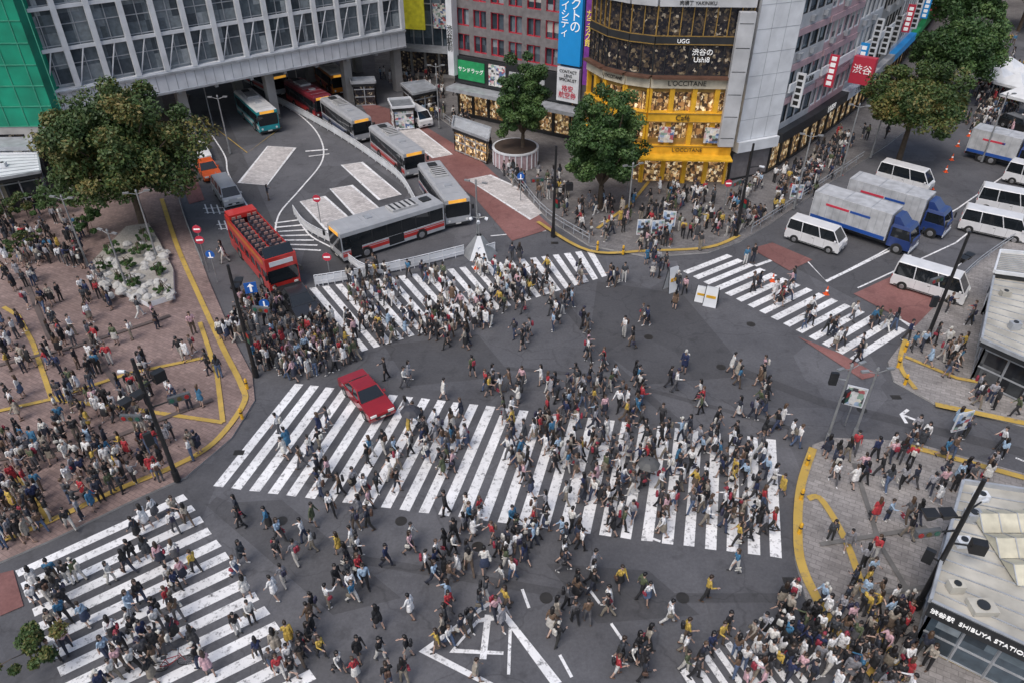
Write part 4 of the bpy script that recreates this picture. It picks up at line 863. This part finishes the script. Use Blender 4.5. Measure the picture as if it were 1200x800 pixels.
def human(idx, pose, female, sleeve, lower, longhair, bag, hat=False):
    segs = []
    def sg(p0, p1, r0, r1, t): segs.append((Vector(p0), Vector(p1), r0, r1, t))
    sw = .16 if female else .185; g = .93 if female else 1.0
    lean = {'walk': .05, 'walk2': .06, 'stand': .0, 'phone': .02, 'wave': 0, 'turn': .03}[pose]
    L = {'walk': ((22, 12), (-12, -36)), 'walk2': ((-8, -26), (17, 9)), 'stand': ((2, -2), (-3, -6)), 'phone': ((0, 0), (6, -8)), 'wave': ((4, 0), (-4, -4)), 'turn': ((12, 4), (-12, -20))}[pose]
    A = {'walk': ((-20, -4), (18, 40)), 'walk2': ((15, 34), (-15, 2)), 'stand': ((-3, 8), (4, 14)), 'phone': ((18, 118), (0, 14)), 'wave': ((2, 18), (58, 105)), 'turn': ((-12, 20), (14, 85))}[pose]
    feet = []; extra = []
    for s, (th, sh) in zip((-1, 1), L):
        hip = Vector((s*.085, 0, .90)); kn = hip+dirv(th, 3, s)*.43; an = kn+dirv(sh, 1, s)*.42
        add = .012 if lower == 'pants' else 0
        lowt = 'bottom' if lower == 'pants' else 'skin'
        sg(hip, kn, .090*g+add, .060*g+add, 'bottom' if lower != 'skirt' else 'skin'); sg(kn, kn.lerp(an, .35), .058*g+add, .056*g+add, lowt); sg(kn.lerp(an, .35), an, .056*g+add, .037*g+add*1.4, lowt)
        tilt = max(0, -sh)*.9; fd = Vector((s*.12, math.cos(math.radians(tilt)), -math.sin(math.radians(tilt)))).normalized()
        hl = an-fd*.05+Vector((0, 0, -.035)); sg(hl, hl+fd*.19, .042, .036, 'shoe')
        feet.append(hl.z-.042); feet.append((hl+fd*.19).z-.036)
    lv = lambda x, y, z: Vector((x, y+lean*(z-.9)/.5, z))
    sg(lv(-.062, 0, .94), lv(.062, 0, .94), .106 if not female else .11, .106 if not female else .11, 'bottom')
    for s in (-1, 1):
        sg(lv(s*.055, 0, 1.06), lv(s*.082*g, .0, 1.27), .096*g, .110*g, 'top'); sg(lv(0, 0, 1.33), lv(s*(sw-.03), -.005, 1.385), .082, .06, 'top')
        if female: sg(lv(s*.07, .07, 1.25), lv(s*.07, .075, 1.24), .06, .06, 'top')
    sg(lv(0, 0, 1.0), lv(0, 0, 1.1), .122*g, .112*g, 'top')
    if lower == 'skirt': sg((0, 0, .98), (0, .01, .62), .13, .20, 'bottom'); sg((-.06, 0, .9), (-.08, 0, .56), .13, .17, 'bottom'); sg((.06, 0, .9), (.08, 0, .56), .13, .17, 'bottom')
    if lower == 'coat':
        for s in (-1, 1): sg(lv(s*.06, -.01, 1.0), (s*.08, -.01, .66), .13, .15, 'top')
    for s, (ua, fa) in zip((-1, 1), A):
        sh_ = lv(s*sw, 0, 1.375); el = sh_+dirv(ua, 10, s)*.27; wr = el+dirv(fa, 4 if fa < 60 else -14, s)*.24; hd = wr+(wr-el).normalized()*.075
        sg(sh_, el, .055*g, .044*g, 'top'); sg(el, wr, .043*g, .031*g, 'top' if sleeve else 'skin'); sg(wr, hd, .028, .033, 'skin')
        d = (wr-el).normalized(); side = Vector((0, 1, 0)) if abs(d.y) < .7 else Vector((s, 0, 0)); side = (side-d*side.dot(d)).normalized(); nrm = d.cross(side)
        for k in range(4):
            q = hd+side*(.024-.016*k)+d*.02; ln = (.04, .048, .045, .034)[k]; m1 = q+d*ln+nrm*.006; extra.append((q, m1, .0095, .0085, 'skin')); extra.append((m1, m1+(d+nrm*.6*s).normalized()*ln*.6, .0085, .007, 'skin'))
        q = wr+side*.03+d*.02; extra.append((q, q+(d+side*.7).normalized()*.055, .012, .009, 'skin'))
        if pose == 'phone' and s < 0: extra.append((hd+d*.02+Vector((0, 0, .0)), hd+d*.1+Vector((0, .0, .05)), .022, .022, 'hair'))
    hx = lean*1.3+(.02 if pose == 'phone' else 0)
    sg((0, hx-.015, 1.43), (0, hx, 1.54), .052 if female else .06, .05, 'skin')
    sg((0, hx+.022, 1.565), (0, hx+.004, 1.645), .064, .088, 'skin'); sg((0, hx+.088, 1.602), (0, hx+.094, 1.59), .012, .014, 'skin')
    sg((0, hx+.07, 1.555), (0, hx+.075, 1.552), .02, .02, 'skin')
    for s in (-1, 1): sg((s*.086, hx, 1.60), (s*.088, hx-.005, 1.62), .014, .017, 'skin')
    sg((0, hx-.012, 1.672), (0, hx-.030, 1.62), .096, .09, 'hair'); sg((0, hx+.02, 1.69), (0, hx+.035, 1.69), .074, .07, 'hair')
    if longhair:
        sg((0, hx-.045, 1.62), (0, hx-.075, 1.38), .088, .06, 'hair')
        for s in (-1, 1): sg((s*.06, hx-.02, 1.62), (s*.075, hx-.03, 1.42), .05, .035, 'hair')
    if hat: sg((0, hx, 1.69), (0, hx, 1.72), .104, .09, 'bag'); sg((0, hx+.09, 1.68), (0, hx+.13, 1.67), .05, .045, 'bag')
    if bag == 'back': sg((-.06, -.2, 1.1), (-.06, -.2, 1.33), .09, .075, 'bag'); sg((.06, -.2, 1.1), (.06, -.2, 1.33), .09, .075, 'bag')
    if bag == 'side':
        sg((.25, -.06, .86), (.25, .1, .86), .07, .07, 'bag'); sg((.25, -.05, .95), (.25, .09, .95), .06, .06, 'bag'); extra.append(((.25, .02, 1.0), (.14, .02, 1.40), .012, .012, 'bag')); extra.append(((.14, .0, 1.43), (-.1, -.08, 1.2), .012, .012, 'bag'))
    if bag == 'tote': sg((-.27, -.1, .62), (-.27, .12, .62), .04, .04, 'bag'); sg((-.27, -.1, .45), (-.27, .12, .45), .045, .045, 'bag'); sg((-.27, 0.01, .62), (-.27, .01, .45), .05, .05, 'bag'); extra.append(((-.27, 0, .66), (-.26, 0, .85), .01, .01, 'bag'))
    b = MB()
    for p0, p1, r0, r1, t in segs: vs, fs = capsule(p0, p1, r0, r1); b.add(vs, fs, HM['skin'])
    o = b.obj('tmp'); md = o.modifiers.new('r', 'REMESH'); md.mode = 'VOXEL'; md.voxel_size = .0175
    sm = o.modifiers.new('s', 'SMOOTH'); sm.iterations = 1; sm.factor = .5
    dg = bpy.context.evaluated_depsgraph_get(); me = bpy.data.meshes.new_from_object(o.evaluated_get(dg))
    bpy.data.objects.remove(o)
    n = len(me.polygons); cen = np.zeros(n*3); me.polygons.foreach_get('center', cen); cen = cen.reshape(-1, 3)
    best = np.full(n, 1e9); tag = np.zeros(n, int)
    for p0, p1, r0, r1, t in segs:
        a = np.array(p0); d = np.array(p1)-a; q = np.clip(((cen-a) @ d)/max(d @ d, 1e-9), 0, 1); dist = np.linalg.norm(cen-a-q[:, None]*d, axis=1)-(r0+(r1-r0)*q)
        k = dist < best; best[k] = dist[k]; tag[k] = TAGS.index(t)
    me.materials.clear()
    for t in TAGS: me.materials.append(HM[t])
    me.polygons.foreach_set('material_index', tag)
    bm = bmesh.new(); bm.from_mesh(me); 
    for p0, p1, r0, r1, t in extra+[((s*.032, hx+.082, 1.612), (s*.034, hx+.083, 1.612), .011, .011, 'hair') for s in (-1, 1)]:
        vs, fs = capsule(p0, p1, r0, r1, 6); nv = [bm.verts.new(v) for v in vs]
        for f in fs: x = bm.faces.new([nv[i] for i in f]); x.material_index = TAGS.index(t)
    zm = min(feet)
    for v in bm.verts: v.co.z -= zm
    bm.to_mesh(me); bm.free(); me.polygons.foreach_set('use_smooth', [True]*len(me.polygons)); me.name = 'pedestrian_body_%d' % idx
    return me
WALK = []; STAND = []
cfg = [('walk', 0, 1, 'pants', 0, None), ('walk2', 0, 0, 'pants', 0, 'back'), ('turn', 0, 1, 'pants', 0, 'back'), ('walk', 1, 1, 'skirt', 1, 'side'), ('walk2', 1, 0, 'pants', 1, 'tote'), ('turn', 1, 1, 'coat', 1, None), ('walk', 0, 0, 'pants', 0, 'side'), ('walk2', 1, 1, 'skirt', 0, 'side'), ('walk', 1, 0, 'pants', 1, 'tote'), ('walk2', 0, 1, 'coat', 0, None), ('turn', 0, 0, 'shorts', 0, 'back'), ('turn', 0, 1, 'pants', 0, None), ('turn', 1, 1, 'pants', 1, 'side')]
for i, (po_, fe, sl, lo, lh, bg_) in enumerate(cfg): WALK.append(human(i, po_, fe, sl, lo, lh, bg_, i == 2))
cfg = [('stand', 0, 1, 'pants', 0, None), ('phone', 0, 0, 'pants', 0, 'back'), ('stand', 1, 1, 'skirt', 1, 'side'), ('phone', 1, 1, 'pants', 1, None), ('wave', 0, 1, 'pants', 0, 'side'), ('stand', 1, 0, 'coat', 1, 'tote'), ('phone', 0, 1, 'coat', 0, 'back'), ('stand', 0, 0, 'pants', 0, None)]
for i, (po_, fe, sl, lo, lh, bg_) in enumerate(cfg): STAND.append(human(20+i, po_, fe, sl, lo, lh, bg_, i == 6))
def inpoly(x, y, pl):
    c = False; j = len(pl)-1
    for i in range(len(pl)):
        xi, yi = pl[i]; xj, yj = pl[j]
        if (yi > y) != (yj > y) and x < (xj-xi)*(y-yi)/(yj-yi)+xi: c = not c
        j = i
    return c
SL = [[(p.x, p.y) for p in pxs(l)] for l in (PLAZA, RLOW, RUP, TOP)]
PL2 = pl2; grid = {}; NP = [0]
for q in [(604, 192, 2.6), (705, 247, .5), (140, 285, .8)]: pp = P(q[0], q[1]); EXC.append((pp.x, pp.y, 1, 0, q[2], q[2]))
BO = [[(p.x, p.y) for p in [P(a, c, 3.4) for a, c in l]] for l in ([(1128, 566), (1290, 590), (1290, 800), (1090, 706)], [(1165, 322), (1330, 345), (1330, 480), (1150, 400)], [(-60, 160), (42, 168), (48, 203), (-60, 222)])]
def person(x, y, ang, still, md=.42):
    for (cx, cy, dx, dy, a, b2) in EXC:
        u = (x-cx)*dx+(y-cy)*dy; v = -(x-cx)*dy+(y-cy)*dx
        if abs(u) < a and abs(v) < b2: return False
    if inpoly(x, y, PL2): return False
    for q in BO:
        if inpoly(x, y, q): return False
    gx, gy = int(x//1), int(y//1)
    for i in (-1, 0, 1):
        for j in (-1, 0, 1):
            for (a, b2) in grid.get((gx+i, gy+j), ()):
                if (a-x)**2+(b2-y)**2 < md*md: return False
    grid.setdefault((gx, gy), []).append((x, y))
    z = KH if any(inpoly(x, y, s) for s in SL) else 0.004
    o = bpy.data.objects.new('pedestrian', random.choice(STAND if still else WALK)); COL.objects.link(o)
    s = random.uniform(.91, 1.07)*.98; o.location = (x, y, z); o.scale = (s*random.uniform(.94, 1.1), s*random.uniform(.94, 1.1), s); o.rotation_euler = (0, 0, ang-math.pi/2); NP[0] += 1
    return True
def crowd(poly, n, dirs=None, still=.1, group=.45, md=.48, f=.62, cl=.5):
    n = int(n*f*1.12)
    x0 = min(p[0] for p in poly); x1 = max(p[0] for p in poly); y0 = min(p[1] for p in poly); y1 = max(p[1] for p in poly); k = 0; t = 0
    dv = []
    for a, b2 in dirs or []: d = P(*b2)-P(*a); dv.append(math.atan2(d.y, d.x))
    while k < n and t < n*40:
        t += 1; a = random.uniform(x0, x1); b2 = random.uniform(y0, y1)
        if not inpoly(a, b2, poly): continue
        p = P(a, b2); st = random.random() < still
        if noise.noise(Vector((p.x*.42, p.y*.42, 3.7))) < random.uniform(-.45, .45)*cl*1.6-.04: continue
        if dv and not (st and random.random() < .7): an = random.choice(dv)+random.gauss(0, .35)
        else: an = random.uniform(0, 6.283)
        if person(p.x, p.y, an, st, md): k += 1
        if random.random() < group:
            for _ in range(random.choice((1, 1, 2))):
                w = random.uniform(.5, .75)*random.choice((-1, 1)); ff = random.uniform(-.25, .25)
                if person(p.x-math.sin(an)*w+math.cos(an)*ff, p.y+math.cos(an)*w+math.sin(an)*ff, an+random.gauss(0, .15)+(0 if not st else random.uniform(-2, 2)), st, md*.85): k += 1
X = lambda a, b: [(a, b), (b, a)]
crowd([(0, 365), (120, 350), (225, 385), (262, 440), (250, 500), (150, 575), (0, 640)], 200, None, .65, f=.66)
crowd([(0, 520), (110, 500), (240, 530), (190, 570), (60, 628), (0, 655)], 70, [((60, 560), (160, 640))], .5, f=.7)
crowd([(0, 235), (95, 235), (110, 320), (200, 365), (225, 385), (120, 365), (0, 370)], 90, None, .6, f=.5)
crowd([(0, 222), (60, 215), (100, 262), (90, 330), (0, 345)], 50, None, .6, f=.5)
crowd([(255, 375), (290, 350), (400, 372), (430, 408), (400, 440), (305, 440)], 125, X((320, 400), (500, 430)), .35, .3, .42, .85, .1)
crowd([(400, 335), (440, 322), (560, 318), (640, 300), (650, 330), (560, 395), (440, 405)], 150, X((430, 380), (640, 300)), .05, .4, .42, .72)
crowd([(450, 385), (560, 350), (640, 330), (700, 300), (690, 360), (720, 420), (690, 480), (520, 470), (450, 450)], 62, X((430, 420), (700, 360))+X((500, 450), (700, 480)), .05, f=.75)
crowd([(620, 440), (760, 430), (780, 500), (640, 500)], 34, X((600, 470), (800, 450)), .05, f=.8)
crowd([(470, 490), (610, 480), (760, 490), (850, 510), (915, 560), (905, 640), (760, 600), (640, 590), (540, 560), (480, 540)], 190, X((400, 520), (900, 590))+[((900, 590), (400, 520))], .03, .4, .44, .78)
crowd([(560, 560), (900, 600), (900, 650), (600, 640)], 26, X((400, 520), (900, 590)), .03)
crowd([(330, 460), (400, 455), (400, 500), (470, 510), (500, 590), (420, 600), (300, 580)], 36, X((300, 520), (700, 560)), .05)
crowd([(25, 680), (120, 640), (215, 600), (290, 680), (370, 790), (100, 800), (50, 760)], 78, X((60, 640), (250, 790)), .04, f=.78)
crowd([(265, 590), (400, 570), (500, 590), (700, 620), (700, 690), (560, 690), (300, 660)], 80, X((280, 600), (700, 700))+X((300, 650), (600, 560)), .04, f=.7)
crowd([(280, 660), (560, 680), (480, 800), (390, 800)], 34, X((280, 600), (600, 800)), .04, f=.7)
crowd([(560, 680), (900, 660), (860, 740), (800, 800), (480, 800)], 58, X((480, 600), (850, 780))+X((650, 720), (880, 680)), .04, f=.68)
crowd([(870, 770), (925, 715), (950, 700), (1040, 800), (850, 800)], 85, X((850, 800), (1000, 720)), .5, .3, .44, .62, .2)
crowd([(935, 700), (1000, 680), (1080, 740), (1090, 800), (1000, 800)], 55, None, .6, f=.55)
crowd([(940, 540), (1060, 520), (1200, 560), (1120, 570), (1085, 680), (1000, 700), (935, 640)], 52, X((960, 560), (1060, 760)), .3, f=.75)
crowd([(1060, 470), (1200, 500), (1200, 550), (1060, 510)], 9, X((960, 530), (1180, 490)), .1)
crowd([(780, 430), (870, 440), (940, 460), (930, 560), (850, 510), (780, 480)], 26, X((700, 470), (920, 470)), .1, f=.8)
crowd([(700, 310), (830, 305), (860, 340), (820, 400), (720, 420)], 20, X((700, 420), (860, 300)), .15, f=.6)
crowd([(810, 315), (860, 300), (1060, 392), (1010, 430)], 32, X((830, 310), (1030, 410)), .05, f=.75)
crowd([(1050, 400), (1110, 355), (1150, 380), (1148, 440), (1200, 450), (1200, 490), (1090, 465), (1050, 440)], 26, X((1050, 430), (1180, 470)), .3, f=.8)
crowd([(645, 240), (680, 250), (760, 228), (850, 232), (870, 270), (830, 295), (760, 300), (690, 285)], 125, X((660, 270), (860, 250)), .45, f=.78)
crowd([(855, 228), (900, 215), (980, 168), (1015, 165), (1000, 195), (900, 258), (865, 280)], 95, X((870, 260), (1000, 180)), .4, f=.85)
crowd([(1000, 165), (1050, 110), (1110, 60), (1150, 50), (1130, 95), (1040, 168)], 80, X((1010, 170), (1130, 70)), .2, f=.7)
crowd([(1110, 130), (1150, 95), (1200, 80), (1215, 150), (1190, 160), (1140, 158)], 150, None, .3, .5, .5, .8, .1)
crowd([(1090, 80), (1180, 50), (1200, 80), (1130, 100)], 40, None, .3, f=.7)
crowd([(470, 130), (545, 140), (600, 200), (640, 250), (600, 212), (560, 168)], 45, X((500, 130), (620, 230)), .3)
crowd([(445, 92), (540, 95), (545, 132), (500, 125)], 55, None, .4)
crowd([(575, 200), (650, 215), (680, 240), (645, 255)], 26, None, .4)
crowd([(225, 215), (240, 225), (290, 330), (268, 330)], 4, None, .4)
for q in [(790, 362), (757, 310), (731, 330), (731, 395), (648, 388), (315, 235), (440, 340)]: p = P(*q); person(p.x, p.y, random.uniform(0, 6), True)
def umbrella(q, c, z0=0):
    b = MB(); m = mat('umbrella_%d' % q[0], c, .6); p = P(*q, z0); n = 8; vs = [(0, 0, 2.15)]
    for r, z in ((.3, 2.11), (.5, 1.99), (.62, 1.86)):
        for k in range(n): t = 2*math.pi*k/n; vs.append((r*math.cos(t), r*math.sin(t), z))
    fs = [(0, 1+k, 1+(k+1) % n) for k in range(n)]+[(1+j*n+k, 1+(j+1)*n+k, 1+(j+1)*n+(k+1) % n, 1+j*n+(k+1) % n) for j in (0, 1) for k in range(n)]
    b.add(vs, fs, m); b.cyl((0, 0, 1.1), (0, 0, 2.25), .012, .012, M_dark, 6)
    b.obj('umbrella', origin=p); person(p.x-.22, p.y, .3, False, .2)
umbrella((756, 572), (.09, .09, .09)); umbrella((484, 510), (.05, .05, .06))
def bicycle(q, ang):
    b = MB(); c = paint('car_red', (0, 0, 0))
    for x in (-.52, .52):
        for k in range(20):
            a0 = k*math.pi/10; a1 = (k+1)*math.pi/10; b.cyl((x+.33*math.cos(a0), 0, .34+.33*math.sin(a0)), (x+.33*math.cos(a1), 0, .34+.33*math.sin(a1)), .02, .02, M_black, 5)
            if k % 2 == 0: b.cyl((x, 0, .34), (x+.33*math.cos(a0), 0, .34+.33*math.sin(a0)), .004, .004, M_hub, 4)
    for a, d in [((-.52, .34), (-.12, .32)), ((-.12, .32), (.42, .75)), ((-.22, .85), (-.12, .32)), ((-.2, .75), (.4, .8)), ((.52, .34), (.4, .95)), ((-.52, .34), (-.2, .75))]: b.cyl((a[0], 0, a[1]), (d[0], 0, d[1]), .018, .018, c, 6)
    b.cyl((.38, -.26, 1.0), (.38, .26, 1.0), .015, .015, M_dark, 6); b.box(-.34, -.12, -.07, .07, .86, .92, M_dark); b.obj('bicycle', origin=P(*q), angle=ang)
bicycle((205, 782), .3)
print('PEOPLE', NP[0])
# ---------------------------------------------------------------- light, sky, camera
az = math.radians(215); el = math.radians(58)
w = bpy.data.worlds.new('World'); sc.world = w; w.use_nodes = True; nt = w.node_tree
sky = nt.nodes.new('ShaderNodeTexSky'); sky.sky_type = 'NISHITA'; sky.sun_disc = False; sky.sun_elevation = el; sky.sun_rotation = az
sky.air_density = 1.2; sky.dust_density = 4
nt.links.new(sky.outputs[0], nt.nodes['Background'].inputs[0]); nt.nodes['Background'].inputs[1].default_value = .15
sl = bpy.data.lights.new('sun', 'SUN'); sl.energy = 1.45; sl.angle = math.radians(28); sl.color = (1, .98, .95)
so = bpy.data.objects.new('sun', sl); COL.objects.link(so)
dv = Vector((math.sin(az)*math.cos(el), math.cos(az)*math.cos(el), math.sin(el)))
so.rotation_euler = dv.to_track_quat('Z', 'Y').to_euler(); so.location = (0, 0, 60)
cam = bpy.data.cameras.new('camera'); cam.sensor_width = 36; cam.lens = F/1200*36; cam.clip_end = 6000; cam.clip_start = .5
co = bpy.data.objects.new('camera', cam); COL.objects.link(co); co.location = (0, 0, H); co.rotation_euler = (math.pi/2-TH, 0, 0)
sc.camera = co
sc.view_settings.view_transform = 'Standard'; sc.view_settings.look = 'None'; sc.view_settings.exposure = 0
